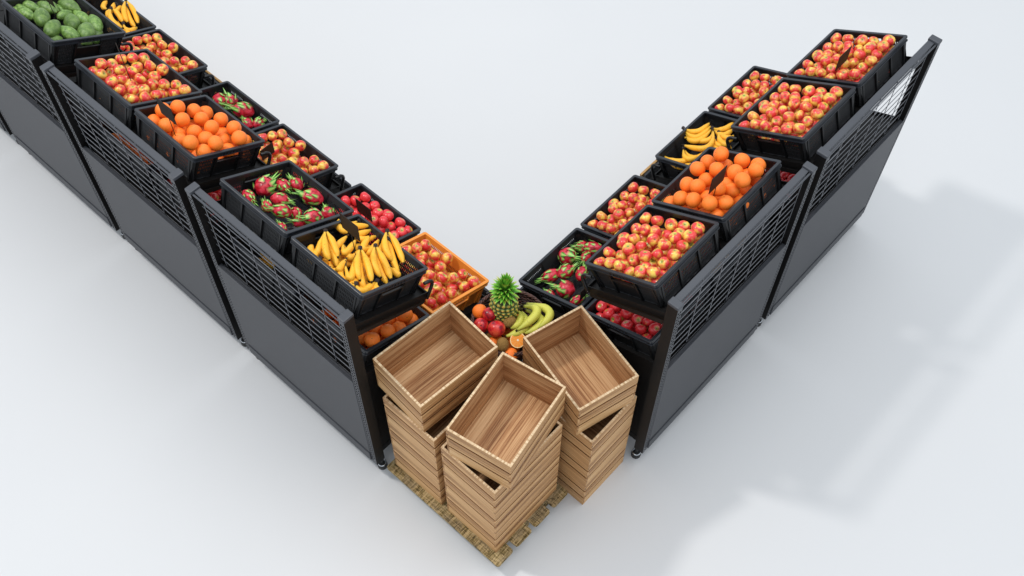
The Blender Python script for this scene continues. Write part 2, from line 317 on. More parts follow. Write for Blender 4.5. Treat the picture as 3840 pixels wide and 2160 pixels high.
BK = json.loads("""{"AL":[[0.136,0.5,-0.002],[0.231,0.52,-0.029],[0.314,0.541,-0.015],[0.373,0.506,0.003],[0.465,0.509,-0.018],[0.101,0.518,-0.062],[0.09,0.427,-0.032],[0.194,0.47,-0.064],[0.198,0.399,0.001],[0.339,0.523,-0.08],[0.371,0.446,-0.033],[0.303,0.404,-0.032],[0.423,0.387,0.002],[0.414,0.401,-0.069],[0.468,0.315,0.005],[0.495,0.48,-0.076],[0.059,0.28,0.003],[0.173,0.402,-0.065],[0.174,0.333,-0.032],[0.187,0.263,-0.032],[0.259,0.267,-0.002],[0.412,0.314,-0.039],[0.331,0.227,-0.032],[0.365,0.16,-0.0],[0.471,0.168,-0.029],[0.453,0.059,-0.002],[0.08,0.216,-0.021],[0.135,0.163,-0.002],[0.234,0.181,-0.032],[0.241,0.066,-0.002],[0.412,0.152,-0.065],[0.394,0.083,-0.032],[0.111,0.185,-0.077],[0.095,0.104,-0.027],[0.171,0.083,-0.019],[0.143,0.103,-0.08],[0.343,0.135,-0.064]],"AR":[[0.459,0.127,0.005],[0.374,0.121,0.005],[0.264,0.123,0.005],[0.336,0.059,-0.055],[0.21,0.085,-0.025],[0.08,0.102,0.01],[0.48,0.202,-0.025],[0.385,0.219,0.006],[0.314,0.214,0.008],[0.26,0.185,-0.028],[0.186,0.152,-0.025],[0.079,0.177,0.011],[0.075,0.108,-0.06],[0.495,0.304,-0.025],[0.442,0.368,0.005],[0.425,0.295,-0.023],[0.413,0.234,-0.058],[0.277,0.275,0.005],[0.152,0.224,0.014],[0.182,0.288,0.005],[0.077,0.186,-0.06],[0.457,0.472,0.009],[0.408,0.437,-0.03],[0.36,0.405,0.01],[0.333,0.336,-0.021],[0.33,0.276,-0.059],[0.221,0.419,0.01],[0.193,0.355,-0.018],[0.089,0.244,-0.013],[0.065,0.346,0.008],[0.071,0.269,-0.077],[0.297,0.444,-0.023],[0.484,0.54,-0.025],[0.387,0.541,0.005],[0.315,0.541,0.008],[0.352,0.468,-0.061],[0.253,0.536,-0.028],[0.155,0.541,0.01],[0.189,0.471,-0.028],[0.08,0.515,0.01],[0.099,0.403,-0.018],[0.218,0.402,-0.065],[0.135,0.533,-0.058],[0.065,0.522,-0.062],[0.08,0.452,-0.065]],"OL":[[0.253,0.5,0.017],[0.14,0.498,0.018],[0.368,0.477,-0.019],[0.467,0.479,-0.055],[0.179,0.359,0.024],[0.089,0.391,-0.018],[0.349,0.382,-0.019],[0.156,0.345,-0.064],[0.212,0.272,-0.019],[0.305,0.232,0.017],[0.44,0.307,0.002],[0.436,0.176,0.017],[0.43,0.258,-0.076],[0.086,0.499,-0.056],[0.106,0.268,-0.054],[0.07,0.135,0.017],[0.227,0.181,-0.019],[0.36,0.173,-0.055],[0.206,0.07,0.02],[0.39,0.07,0.017],[0.484,0.111,-0.055],[0.124,0.071,-0.022],[0.315,0.07,-0.055]],"OR":[[0.347,0.124,0.063],[0.209,0.109,0.031],[0.119,0.083,-0.005],[0.07,0.162,0.027],[0.457,0.141,-0.009],[0.433,0.264,0.032],[0.356,0.103,-0.045],[0.306,0.233,0.03],[0.169,0.231,0.038],[0.177,0.137,-0.053],[0.36,0.292,-0.017],[0.07,0.294,0.046],[0.397,0.414,0.026],[0.306,0.426,0.041],[0.206,0.292,-0.02],[0.166,0.405,0.043],[0.383,0.511,-0.005],[0.261,0.53,0.027],[0.24,0.437,-0.022],[0.128,0.339,-0.009],[0.07,0.355,-0.079],[0.082,0.46,-0.001],[0.139,0.53,0.032],[0.461,0.53,-0.049],[0.116,0.524,-0.059]],"OI":[[0.426,0.101,-0.005],[0.484,0.084,-0.074],[0.252,0.07,-0.025],[0.119,0.07,-0.019],[0.238,0.16,-0.055],[0.122,0.152,-0.061],[0.354,0.162,-0.054],[0.355,0.07,-0.057]],"AI":[[0.495,0.486,-0.035],[0.42,0.506,-0.045],[0.424,0.435,-0.045],[0.346,0.524,-0.045],[0.322,0.45,-0.045],[0.253,0.529,-0.045],[0.227,0.454,-0.045],[0.16,0.511,-0.043],[0.158,0.439,-0.043],[0.079,0.475,-0.038],[0.495,0.408,-0.065],[0.097,0.412,-0.067],[0.474,0.541,-0.075],[0.099,0.533,-0.074]],"AF":[[0.35,0.533,-0.035],[0.413,0.502,-0.039],[0.464,0.465,-0.006],[0.414,0.407,-0.031],[0.481,0.384,-0.034],[0.433,0.303,-0.024],[0.454,0.229,-0.005],[0.495,0.273,-0.042],[0.427,0.352,-0.074],[0.365,0.272,-0.035],[0.381,0.201,0.002],[0.424,0.166,-0.042],[0.471,0.132,-0.001],[0.488,0.064,-0.035],[0.411,0.059,-0.01],[0.34,0.059,-0.01],[0.373,0.203,-0.074]],"BL":[[[[0.214,0.54,0.018],[0.12,0.437,-0.004],[0.098,0.357,-0.037]],[[0.217,0.535,0.018],[0.196,0.442,-0.004],[0.158,0.353,-0.037]],[[0.208,0.536,0.007],[0.118,0.47,-0.026],[0.087,0.451,-0.059]],[[0.226,0.533,-0.004],[0.168,0.41,-0.037],[0.132,0.316,-0.07]]],[[[0.281,0.317,0.018],[0.173,0.228,-0.004],[0.139,0.145,-0.048]],[[0.287,0.314,0.018],[0.237,0.195,-0.004],[0.187,0.101,-0.048]],[[0.3,0.329,-0.004],[0.18,0.199,-0.037],[0.144,0.099,-0.081]]],[[[0.384,0.294,0.018],[0.282,0.203,-0.004],[0.274,0.106,-0.048]],[[0.39,0.291,0.018],[0.353,0.179,-0.004],[0.313,0.061,-0.048]],[[0.403,0.301,-0.004],[0.317,0.17,-0.044],[0.304,0.071,-0.081]]],[[[0.557,0.366,0.022],[0.452,0.277,-0.004],[0.454,0.181,-0.048]],[[0.563,0.363,0.022],[0.542,0.255,-0.004],[0.492,0.135,-0.048]],[[0.582,0.377,-0.004],[0.487,0.239,-0.041],[0.41,0.081,-0.077]]],[[[0.281,0.449,-0.026],[0.157,0.41,-0.026],[0.368,0.488,-0.026]],[[0.286,0.448,-0.03],[0.205,0.351,-0.03],[0.398,0.447,-0.037]],[[0.306,0.459,-0.048],[0.224,0.315,-0.048],[0.388,0.387,-0.059]]],[[[0.147,0.297,-0.026],[0.061,0.26,-0.037],[0.197,0.323,-0.026]],[[0.15,0.291,-0.026],[0.068,0.157,-0.037],[0.252,0.311,-0.022]],[[0.168,0.307,-0.048],[0.064,0.236,-0.057],[0.103,0.175,-0.07]]],[[[0.511,0.553,-0.015],[0.421,0.539,-0.015],[0.562,0.486,-0.019]],[[0.523,0.558,-0.026],[0.389,0.468,-0.026],[0.549,0.463,-0.026]],[[0.541,0.571,-0.044],[0.397,0.436,-0.044],[0.562,0.417,-0.044]],[[0.418,0.623,-0.015],[0.369,0.577,-0.035],[0.402,0.514,-0.044]]],[[[0.437,0.343,-0.037],[0.348,0.354,-0.037],[0.492,0.423,-0.03]],[[0.448,0.347,-0.044],[0.353,0.298,-0.044],[0.539,0.386,-0.037]]],[[[0.086,0.425,-0.059],[0.062,0.484,-0.052],[0.126,0.527,-0.048]],[[0.086,0.42,-0.059],[0.066,0.451,-0.052],[0.174,0.491,-0.048]]],[[[0.096,0.138,-0.048],[0.067,0.149,-0.059],[0.172,0.184,-0.059]],[[0.094,0.134,-0.048],[0.088,0.084,-0.063],[0.161,0.089,-0.066]],[[0.096,0.344,-0.07],[0.09,0.292,-0.07],[0.169,0.292,-0.07]]],[[[0.234,0.104,-0.057],[0.19,0.06,-0.07],[0.235,0.056,-0.07]],[[0.236,0.109,-0.061],[0.165,0.098,-0.074],[0.108,0.083,-0.07]]],[[[0.391,0.16,-0.048],[0.395,0.112,-0.052],[0.401,0.07,-0.061]],[[0.532,0.356,-0.048],[0.432,0.282,-0.052],[0.359,0.173,-0.061]]]],"BR":[[[[0.579,0.221,-0.016],[0.44,0.245,-0.006],[0.446,0.081,-0.022]],[[0.583,0.215,-0.028],[0.411,0.299,-0.018],[0.429,0.089,-0.034]],[[0.594,0.213,-0.04],[0.414,0.308,-0.03],[0.416,0.137,-0.046]]],[[[0.397,0.127,-0.03],[0.375,0.312,-0.02],[0.506,0.295,-0.036]],[[0.377,0.146,-0.016],[0.237,0.366,-0.006],[0.475,0.385,-0.022]],[[0.397,0.127,-0.036],[0.311,0.282,-0.026],[0.55,0.286,-0.042]]],[[[0.45,0.399,-0.04],[0.339,0.514,-0.03],[0.297,0.398,-0.046]],[[0.459,0.386,-0.056],[0.295,0.472,-0.046],[0.303,0.277,-0.062]]],[[[0.539,0.519,-0.05],[0.4,0.552,-0.04],[0.331,0.449,-0.056]],[[0.543,0.513,-0.06],[0.347,0.589,-0.05],[0.319,0.48,-0.066]]],[[[0.389,0.127,-0.028],[0.292,0.126,-0.018],[0.294,-0.007,-0.034]],[[0.389,0.124,-0.036],[0.26,0.184,-0.026],[0.265,0.06,-0.042]],[[0.388,0.122,-0.044],[0.206,0.225,-0.034],[0.224,0.107,-0.05]]],[[[0.313,0.161,-0.024],[0.224,0.261,-0.014],[0.156,0.246,-0.03]],[[0.309,0.159,-0.024],[0.216,0.207,-0.014],[0.199,0.151,-0.03]]],[[[0.312,0.211,-0.04],[0.227,0.29,-0.03],[0.197,0.216,-0.046]],[[0.323,0.205,-0.052],[0.25,0.308,-0.042],[0.206,0.278,-0.058]]]],"BF":[[[[0.4,0.372,-0.002],[0.316,0.257,-0.022],[0.361,0.151,-0.05]],[[0.409,0.371,-0.006],[0.422,0.31,-0.022],[0.402,0.223,-0.05]],[[0.4,0.379,-0.01],[0.355,0.354,-0.03],[0.357,0.317,-0.05]]],[[[0.402,0.417,-0.03],[0.39,0.471,-0.038],[0.479,0.535,-0.034]],[[0.404,0.413,-0.03],[0.408,0.38,-0.038],[0.514,0.495,-0.034]],[[0.437,0.383,-0.046],[0.466,0.387,-0.046],[0.549,0.444,-0.046]]],[[[0.559,0.415,0.01],[0.461,0.303,-0.01],[0.435,0.2,-0.05]],[[0.564,0.413,0.01],[0.546,0.283,-0.01],[0.491,0.15,-0.05]],[[0.569,0.425,-0.01],[0.484,0.271,-0.042],[0.47,0.148,-0.07]]],[[[0.397,0.209,-0.05],[0.371,0.109,-0.06],[0.479,0.142,-0.06]],[[0.406,0.216,-0.06],[0.354,0.071,-0.07],[0.457,0.105,-0.07]],[[0.411,0.306,-0.07],[0.349,0.14,-0.08],[0.381,0.109,-0.08]]]],"DL":[[0.264,0.485,-0.057,0.943,0.333,-0.0,0.061,1.05],[0.369,0.44,-0.046,-0.259,-0.966,0.0,0.042,1.35],[0.473,0.429,-0.063,0.19,0.982,0.0,0.045,1.15],[0.457,0.265,-0.046,-0.677,0.736,-0.0,0.054,1.25],[0.264,0.344,-0.057,0.555,-0.832,0.0,0.044,1.35],[0.117,0.458,-0.068,-0.214,-0.977,-0.0,0.038,1.4],[0.179,0.227,-0.043,-0.832,0.554,-0.0,0.044,1.35],[0.269,0.203,-0.068,-0.482,-0.876,-0.0,0.038,1.1],[0.327,0.11,-0.057,-0.986,0.166,-0.0,0.057,1.15],[0.453,0.115,-0.068,0.435,0.9,0.0,0.04,1.15],[0.164,0.335,-0.077,0.261,0.965,0.0,0.033,1.2],[0.114,0.141,-0.085,0.213,0.977,-0.0,0.025,1.9],[0.248,0.139,-0.085,-0.881,0.474,-0.0,0.036,1.3]],"DR":[[0.464,0.216,-0.056,-0.998,-0.061,0.0,0.061,1.1],[0.44,0.403,-0.068,0.414,0.91,-0.0,0.045,1.4],[0.361,0.346,-0.048,-0.331,-0.944,0.0,0.047,1.3],[0.259,0.461,-0.062,0.953,0.303,0.0,0.059,1.15],[0.271,0.294,-0.07,0.407,-0.913,0.0,0.038,1.45],[0.442,0.085,-0.068,0.785,0.619,0.0,0.042,1.15],[0.353,0.07,-0.056,0.924,0.383,-0.0,0.044,1.4],[0.358,0.148,-0.076,-0.248,0.969,0.0,0.037,1.2],[0.346,0.528,-0.09,0.997,-0.071,0.0,0.029,1.6],[0.145,0.493,-0.084,-0.454,-0.891,0.0,0.032,1.6]],"DF":[[0.393,0.484,-0.057,-0.27,-0.963,-0.0,0.051,1.3],[0.453,0.427,-0.06,0.279,0.96,0.0,0.052,1.15],[0.451,0.285,-0.049,-0.696,0.718,0.0,0.062,1.3],[0.399,0.167,-0.074,0.028,1.0,0.0,0.038,1.2],[0.455,0.125,-0.071,0.999,0.054,-0.0,0.042,1.15]],"AV":[[0.183,0.567,-0.043,0.301,-0.954,0.0,0.044,1.5],[0.285,0.513,-0.049,0.229,-0.973,0.0,0.05,1.4],[0.439,0.485,-0.04,0.31,-0.951,-0.0,0.052,1.5],[0.109,0.469,-0.055,0.222,-0.975,0.0,0.05,1.25],[0.159,0.373,-0.031,0.465,0.885,-0.0,0.063,1.3],[0.356,0.408,-0.055,0.967,0.255,-0.0,0.043,1.3],[0.142,0.218,-0.031,0.758,0.652,-0.0,0.062,1.25],[0.327,0.287,-0.043,0.409,0.913,0.0,0.063,1.05],[0.446,0.35,-0.058,-0.084,0.996,0.0,0.05,1.4],[0.479,0.244,-0.049,0.309,0.951,-0.0,0.056,1.4],[0.214,0.148,-0.04,-0.317,0.948,0.0,0.054,1.25],[0.338,0.136,-0.037,0.593,0.805,0.0,0.07,1.08],[0.394,0.522,-0.076,-0.227,0.974,-0.0,0.039,1.2],[0.294,0.064,-0.073,-0.957,-0.291,0.0,0.037,1.2],[0.393,0.081,-0.073,0.936,0.353,-0.0,0.038,1.2],[0.095,0.579,-0.073,-0.92,0.391,0.0,0.042,1.3],[0.122,0.149,-0.076,-0.97,0.245,-0.0,0.037,1.2],[0.457,0.181,-0.085,0.608,0.794,0.0,0.045,1.2],[0.115,0.672,-0.067,0.099,0.995,0.0,0.051,1.3],[0.329,0.736,-0.061,0.108,-0.994,-0.0,0.052,1.3],[0.477,0.708,-0.061,0.296,-0.955,-0.0,0.052,1.3]],"tags":[["orangeL",0.258,1.797,1.879,0.216,"s"],["bananaL",0.407,0.362,1.825,0.269,"s"],["redappleL",0.959,0.978,1.038,0.146,"s"],["L2front",0.852,1.823,1.078,0.129,"v"],["appleL2",0.366,2.401,1.823,0.26,"e"],["avo",0.388,3.268,1.834,0.195,"s"],["orangeR",2.109,-0.906,1.836,0.184,"s"],["appleR2",3.533,-0.874,1.808,0.127,"s"],["dragR",1.456,-0.527,1.077,0.12,"s"]],"bk":{"centre":[1.01,-0.298,1.06],"orange":[0.945,-0.088,1.08],"nect1":[0.958,-0.16,1.11],"nect2":[0.874,-0.164,1.08],"nect3":[0.905,-0.269,1.12],"kiwi1":[1.007,-0.284,1.1],"kiwi2":[0.859,-0.364,1.09],"half":[0.942,-0.414,1.1],"o2":[0.852,-0.29,1.04],"o3":[0.861,-0.429,1.04],"o4":[1.073,-0.328,1.04],"pineb":[1.031,-0.205,1.02],"pinem":[1.045,-0.199,1.14],"pinet":[1.069,-0.188,1.23],"crownmid":[1.124,-0.18,1.29],"crowntop":[1.155,-0.159,1.42],"b0":[1.12,-0.268,1.12],"fingers":[[[1.151,-0.26,1.12],[1.23,-0.454,1.15],[1.069,-0.458,1.13]],[[1.125,-0.272,1.13],[1.167,-0.404,1.17],[0.963,-0.377,1.14]],[[1.137,-0.276,1.09],[1.151,-0.458,1.12],[0.994,-0.413,1.11]],[[1.119,-0.269,1.09],[1.059,-0.406,1.11],[0.902,-0.341,1.11]],[[1.115,-0.264,1.09],[1.064,-0.335,1.09],[0.98,-0.313,1.08]]]},"frames":{}}""")
# ---------------------------------------------------------------- layout (metres)
W = 1.3467; PT = 1.4520; XR, YR = 1.2735, -1.2697; D = .5543; L = .6; H = .19; CG = .0284
TI = {'u': (.2015, 1.9299, .4731, .0672, .0584), 'f': (.6833, 1.1955, .3611, .062, .048), 'i': (.1461, 1.3984, .3611, .062, .048)}
def unitM(row, n):
    if row == 'L': return Matrix.Translation((0, n * PT, 0))
    return Matrix.Translation((XR + n * PT + W, YR, 0)) @ Matrix.Rotation(PI / 2, 4, 'Z')
def crateM(row, t, n, k):
    v0, z0, T, sL, sR = TI[t]
    if row == 'L': B = Matrix.Translation((v0, n * PT + sL + k * (L + CG), z0))
    else: B = Matrix.Translation((XR + n * PT + sR + k * (L + CG) + L, YR + v0, z0)) @ Matrix.Rotation(PI / 2, 4, 'Z')
    return B @ Matrix.Rotation(T, 4, 'Y')
SIDE = {'L': 'left', 'R': 'right'}
# ---------------------------------------------------------------- floor
me = MB().face([(-60, -60, 0), (60, -60, 0), (60, 60, 0), (-60, 60, 0)]).mesh('floor', M_floor)
o = ob('ground', me); o['kind'] = 'structure'; o['label'] = 'seamless white studio floor under the market shelves'
# ---------------------------------------------------------------- display shelf unit (X = towards front, Y = along)
def make_unit():
    r = empty('display_shelf', Matrix())
    def post(y0, flip):
        m = MB(); z0, z1 = .152, 1.950; x0 = .004
        cols = [0, .008, .0205, .0275, .040, .048]; pit = .0315; z = z0 + .01
        m.face([(x0, y0, z0), (x0, y0, z), (x0, y0 + .048, z), (x0, y0 + .048, z0)])
        while z + pit < z1:
            for a, b, hole in zip(cols, cols[1:], (0, 1, 0, 1, 0)):
                off = 0
                if hole:
                    m.face([(x0, y0 + a, z + .021), (x0, y0 + a, z + pit), (x0, y0 + b, z + pit), (x0, y0 + b, z + .021)])
                    # returns of the slot so that it has thickness
                    m.face([(x0, y0 + a, z), (x0, y0 + b, z), (x0 + .003, y0 + b, z), (x0 + .003, y0 + a, z)])
                else: m.face([(x0, y0 + a, z), (x0, y0 + a, z + pit), (x0, y0 + b, z + pit), (x0, y0 + b, z)])
            z += pit
        m.face([(x0, y0, z), (x0, y0, z1), (x0, y0 + .048, z1), (x0, y0 + .048, z)])
        m.box(x0 + .02, .074, y0 + .003, y0 + .045, z0, z1, 1)      # black core in the hollow post, standing in for its inner shade
        m.box(x0, .075, y0, y0 + .003, z0, z1, 1); m.box(x0, .075, y0 + .045, y0 + .048, z0, z1, 1)  # post sides in black: the shade of the unlit faces is painted
        ob('post', m.mesh('post', [M_post, M_black]), r)
        c = MB().box(.0, .078, y0 - .002, y0 + .050, 1.950, 1.976); p = bevel(ob('post_cap', c.mesh('post_cap', M_post), r), .006, 2)
    post(0, 0); post(W - .048, 1)
    m = MB(); a, b = .050, W - .050
    m.box(.028, .072, a, b, 1.951, 1.963, 0); m.box(.050, .072, a, b, 1.90, 1.9505, 1); m.box(.010, .022, a, b, 1.948, 1.957, 0)
    bevel(ob('top_rail', m.mesh('top_rail', [M_post, M_black]), r), .003)
    m = MB()
    for i in range(10): m.tube([(.045, a, 1.207 + .0758 * i), (.045, b, 1.207 + .0758 * i)], .0026, 5)
    for i in range(7):
        y = .034 + .2045 * i + (.016 if i == 0 else 0) - (.0 if i < 6 else .004); m.tube([(.041, y, 1.19), (.041, y, 1.925)], .0026, 5)
    ob('wire_grid', m.mesh('wire_grid', M_wire), r)
    ob('grid_ledge', MB().box(.052, .070, a, b, 1.05, 1.185).mesh('grid_ledge', M_black), r)
    m = MB().box(.002, .014, a, b, .283, 1.246); m.box(.014, .03, a, b, 1.225, 1.246)
    bevel(ob('back_panel', m.mesh('back_panel', M_panel), r), .002)
    m = MB().box(-.004, .020, a + .0, b - .0, .166, .272); bevel(ob('kick_plate', m.mesh('kick_plate', M_panel), r), .003)
    # solid side plates
    for y in (.044, W - .050):
        m = MB().prism([(.076, .165), (.076, 1.20), (.16, 1.185), (1.19, .80), (1.235, .70), (1.235, .165)], 'y', y, y + .006)
        m.box(.076, 1.235, y - .002, y + .008, .165, .235)
        bevel(ob('side_panel', m.mesh('side_panel', M_black), r), .002)
    ob('front_panel', MB().box(1.225, 1.240, .02, W - .02, .165, .79).mesh('front_panel', M_panel), r)
    # shelves: sloping tray in the plane of its crates
    def tray(name, t, b0, b1, lip):
        v0, z0, T, *_ = TI[t]; Mx = Matrix.Translation((v0, 0, z0)) @ Matrix.Rotation(T, 4, 'Y')
        s = MB().box(b0, b1, .047, W - .047, -.200, -.194)
        s.box(b0, b1 + .012, .0415, .0468, -.262, -.174); s.box(b0, b1 + .012, W - .0468, W - .0415, -.262, -.174)
        s.box(b1, b1 + .010, .047, W - .047, -.245, -.175)
        for q in (.33, .66, 1.0): s.box(b0 + .05, b1 - .05, W * q - .18 if q == 1.0 else W * q - .03, (W * q - .18 if q == 1.0 else W * q - .03) + .02, -.194, -.1915)
        sh = ob(name, s.mesh(name, M_black), r, Mx)
        for y in (.022, W - .030):
            b1h = b1 - .016; pts = [(b1h - .070, 0, -.060)]
            for i in range(9):
                an = PI / 2 * (1 - i / 8); pts.append((b1h - .030 + .045 * math.cos(an), 0, -.105 + .045 * math.sin(an)))
            pts += [(b1h + .015, 0, -.15), (b1h + .012, 0, -.205)]
            h = MB().tube([(p[0], y + .004, p[2]) for p in pts], .011, 8)
            ob('end_hoop', h.mesh('end_hoop', M_bp, smooth=True), sh)
        return sh
    tray('upper_shelf', 'u', -.03, D + .022, 1); tray('lower_shelf', 'i', -.03, 2 * D + .045, 1)
    # brackets
    for y in (.022, W - .026):
        m = MB().prism([(.09, 1.74), (.58, 1.49), (.58, 1.47), (.09, 1.70)], 'y', y, y + .004); ob('shelf_bracket', m.mesh('shelf_bracket', M_black), r)
    # feet
    for x in (.065, 1.17):
        for y in (.030, W - .030):
            m = MB().lathe([(.0, .165), (.012, .165), (.012, .055), (.03, .05), (.034, .03), (.034, .004), (.030, .0)], 14, 0)
            ft = ob('foot', m.mesh('foot', M_rubber, smooth=False), r, Matrix.Translation((x, y, 0)))
            t2 = MB().tube([(.026 * math.cos(q), .026 * math.sin(q), .052) for q in [i * 2 * PI / 16 for i in range(17)]], .0055, 6)
            ob('foot_ring', t2.mesh('foot_ring', M_foot, smooth=True), ft)
    return r
UL = {('L', 0): 'black shelf unit with grey back panel, next to the wooden crates on the left row',
      ('L', 1): 'second black shelf unit of the left row, holding the oranges on its upper shelf',
      ('L', 2): 'third black shelf unit of the left row, holding the avocado crate',
      ('L', 3): 'black shelf unit cut by the left edge of the photo, behind the avocado shelf',
      ('R', 0): 'black shelf unit nearest the wooden crates on the right row',
      ('R', 1): 'black shelf unit at the far end of the right row, casting the long shadow'}
proto = make_unit()
for i, (key, lab) in enumerate(UL.items()):
    u = proto if i == 0 else copy_tree(proto)
    u.matrix_world = unitM(*key); tag(u, lab, 'shelf', 'black market display shelves in two rows')
for key in (('R', 1), ('L', 2)):
    mb = MB(); x = 1.252
    for j in range(3):
        z0 = .32 + .155 * j; l_ = W - .0
        mb.box(x, x + .018, .01, W - .01, z0, z0 + .152)
        for q in range(6): mb.uv[-6 + q] = [(0, 0)] * 4
        # uv: along the board / up it
        for q, f in enumerate(mb.f[-6:]):
            mb.uv[len(mb.f) - 6 + q] = [(mb.v[i_][1] + j * 1.7, mb.v[i_][2] + mb.v[i_][0]) for i_ in f]
    o = bevel(ob('wooden_fascia', mb.mesh('wooden_fascia', M_board)), .002)
    o.matrix_world = unitM(*key)
    tag(o, 'light wooden board along the front of the far right shelf, seen through the gap' if key[0] == 'R' else 'light wooden board on the front of the left row, glimpsed beside the dragon fruit crate', 'board', 'wooden boards on the shelf fronts')
# ---------------------------------------------------------------- plastic crate (X across, Y along, rim top at z=0)
def make_crate(P, SL, FL, RMm):
    r = empty('plastic_crate', Matrix())
    ins, thk = .016, .0035; bt = .020     # wall inset at the top, thickness, extra inset at the bottom
    body = MB()
    def wall(p0, p1, nrm, top, bot, m, uv0=None):
        # sheet from p0 to p1 (xy) between heights, sloping inwards by height; nrm points outwards
        def pt(p, z, off):
            f = bt * (-z / H); return (p[0] - nrm[0] * (f + off), p[1] - nrm[1] * (f + off), z)
        ln = math.hypot(p1[0] - p0[0], p1[1] - p0[1])
        uv = [(uv0[0], uv0[1]), (uv0[0] + ln, uv0[1]), (uv0[0] + ln, uv0[1] + top - bot), (uv0[0], uv0[1] + top - bot)] if uv0 else None
        for off in (0, thk): body.face([pt(p0, top, off), pt(p1, top, off), pt(p1, bot, off), pt(p0, bot, off)], m, uv)
    x0, x1, y0, y1 = ins, D - ins, ins, L - ins
    ribs_y = [.045, .215, .385, L - .045]
    for xs, nx in ((x0, -1), (x1, 1)):
        seg = [(y0, .045, 0), (.058, .206, 1), (.219, .381, 2), (.394, .542, 1), (.555, y1, 0)]
        last = y0
        for a, b, kd in seg:
            if a > last: wall((xs, last), (xs, a), (nx, 0), -.012, -H, 0)
            if kd == 0: wall((xs, a), (xs, b), (nx, 0), -.012, -H, 0)
            elif kd == 1:
                wall((xs, a), (xs, b), (nx, 0), -.012, -.04, 1); wall((xs, a), (xs, b), (nx, 0), -.04, -H, 1, (.0001, .0001))
            else:
                wall((xs, a), (xs, b), (nx, 0), -.012, -.085, 1); wall((xs, a), (xs, b), (nx, 0), -.085, -H, 1, (.0001, .0001))
            last = b
    hy = (D / 2 - .088, D / 2 + .088)
    for ys, ny in ((y0, -1), (y1, 1)):
        wall((x0, ys), (x0 + .03, ys), (0, ny), -.012, -H, 0)
        wall((x0 + .03, ys), (hy[0] - .015, ys), (0, ny), -.012, -.045, 0); wall((x0 + .03, ys), (hy[0] - .015, ys), (0, ny), -.045, -H, 1, (.0001, .0001))
        wall((hy[0] - .015, ys), (hy[0], ys), (0, ny), -.012, -H, 0); wall((hy[1], ys), (hy[1] + .015, ys), (0, ny), -.012, -H, 0)
        wall((hy[1] + .015, ys), (x1 - .03, ys), (0, ny), -.012, -.045, 0); wall((hy[1] + .015, ys), (x1 - .03, ys), (0, ny), -.045, -H, 1, (.0001, .0001))
        wall((x1 - .03, ys), (x1, ys), (0, ny), -.012, -H, 0)
        wall((hy[0], ys), (hy[1], ys), (0, ny), -.012, -.030, 0); wall((hy[0], ys), (hy[1], ys), (0, ny), -.072, -H, 0)
    # outer ribs
    def rib(xa, ya, wx, wy, nx, ny, dep=.011):
        q = []
        for z, f in ((-.030, 0), (-H, bt)):
            X, Y = xa - nx * f, ya - ny * f
            q.append([(X - wx, Y - wy, z), (X + wx, Y - wy, z), (X + wx, Y + wy, z), (X - wx, Y + wy, z)])
        for i in range(4): body.face([q[0][i], q[0][(i + 1) % 4], q[1][(i + 1) % 4], q[1][i]], 0)
    for y in (.0515, .2125, .3875, .5485):
        for xs, nx in ((x0, -1), (x1, 1)): rib(xs + nx * .006, y, .006, .0065, nx, 0)
    for xx in (x0 + .03, hy[0] - .008, hy[1] + .008, x1 - .03):
        for ys, ny in ((y0, -1), (y1, 1)): rib(xx, ys + ny * .006, .0055, .006, 0, ny)
    for cx_, sx_ in ((x0, -1), (x1, 1)):       # corner posts, chamfered
        for cy_, sy_ in ((y0, -1), (y1, 1)):
            q = []
            for z, f in ((-.030, 0), (-H, bt)):
                X, Y = cx_ - sx_ * (f - .008), cy_ - sy_ * (f - .008)
                q.append([(X, Y - sy_ * .012, z), (X - sx_ * .012, Y, z), (X - sx_ * .040, Y, z), (X - sx_ * .040, Y - sy_ * .01, z), (X - sx_ * .01, Y - sy_ * .04, z), (X, Y - sy_ * .04, z)])
            for i in range(6): body.face([q[0][i], q[0][(i + 1) % 6], q[1][(i + 1) % 6], q[1][i]], 0)
    body.box(x0 + bt - .003, x1 - bt + .003, y0 + bt - .003, y1 - bt + .003, -H, -H + .004, 2)
    ob('body', body.mesh('crate_body', [P, SL, FL]), r)
    # rim: flange with rounded corners + lower skirt
    rm = MB(); rad = .018; rw = .021
    def loop(off, z, rd):
        o_ = []
        for cx_, cy_, a0 in ((D - off - rd, L - off - rd, 0), (off + rd, L - off - rd, PI / 2), (off + rd, off + rd, PI), (D - off - rd, off + rd, 1.5 * PI)):
            for i in range(5):
                a = a0 + i / 4 * PI / 2; o_.append((cx_ + rd * math.cos(a), cy_ + rd * math.sin(a), z))
        return o_
    loops = [loop(rw, -.012, .004), loop(rw, -.001, .004), loop(rw - .002, 0, .006), loop(.002, 0, rad), loop(0, -.002, rad), loop(0, -.011, rad), loop(.005, -.0125, rad), loop(.005, -.028, rad), loop(.001, -.0285, rad), loop(.001, -.0345, rad), loop(.018, -.036, rad)]
    for la, lb in zip(loops, loops[1:]):
        n = len(la)
        for i in range(n): rm.face([la[i], la[(i + 1) % n], lb[(i + 1) % n], lb[i]], 0)
    ob('rim', rm.mesh('crate_rim', RMm), r)
    for ys, ny in ((.0, -1), (L, 1)):
        g = MB()
        for i in range(7):
            xx = hy[0] + .012 + i * (hy[1] - hy[0] - .024) / 6
            g.prism([(xx - .006, -.013), (xx + .006, -.013), (xx, -.030)], 'y', ys - ny * .0005, ys - ny * .010)
        ya, yb = sorted((ys - ny * .018, ys - ny * .006))
        g.box(hy[0], hy[1], ya, yb, -.078, -.072)
        ob('handle', g.mesh('crate_handle', P), r)
    return r
CB = make_crate(M_bp, M_bs, M_bf, M_brim); CO = make_crate(M_op, M_os, M_of, M_op)
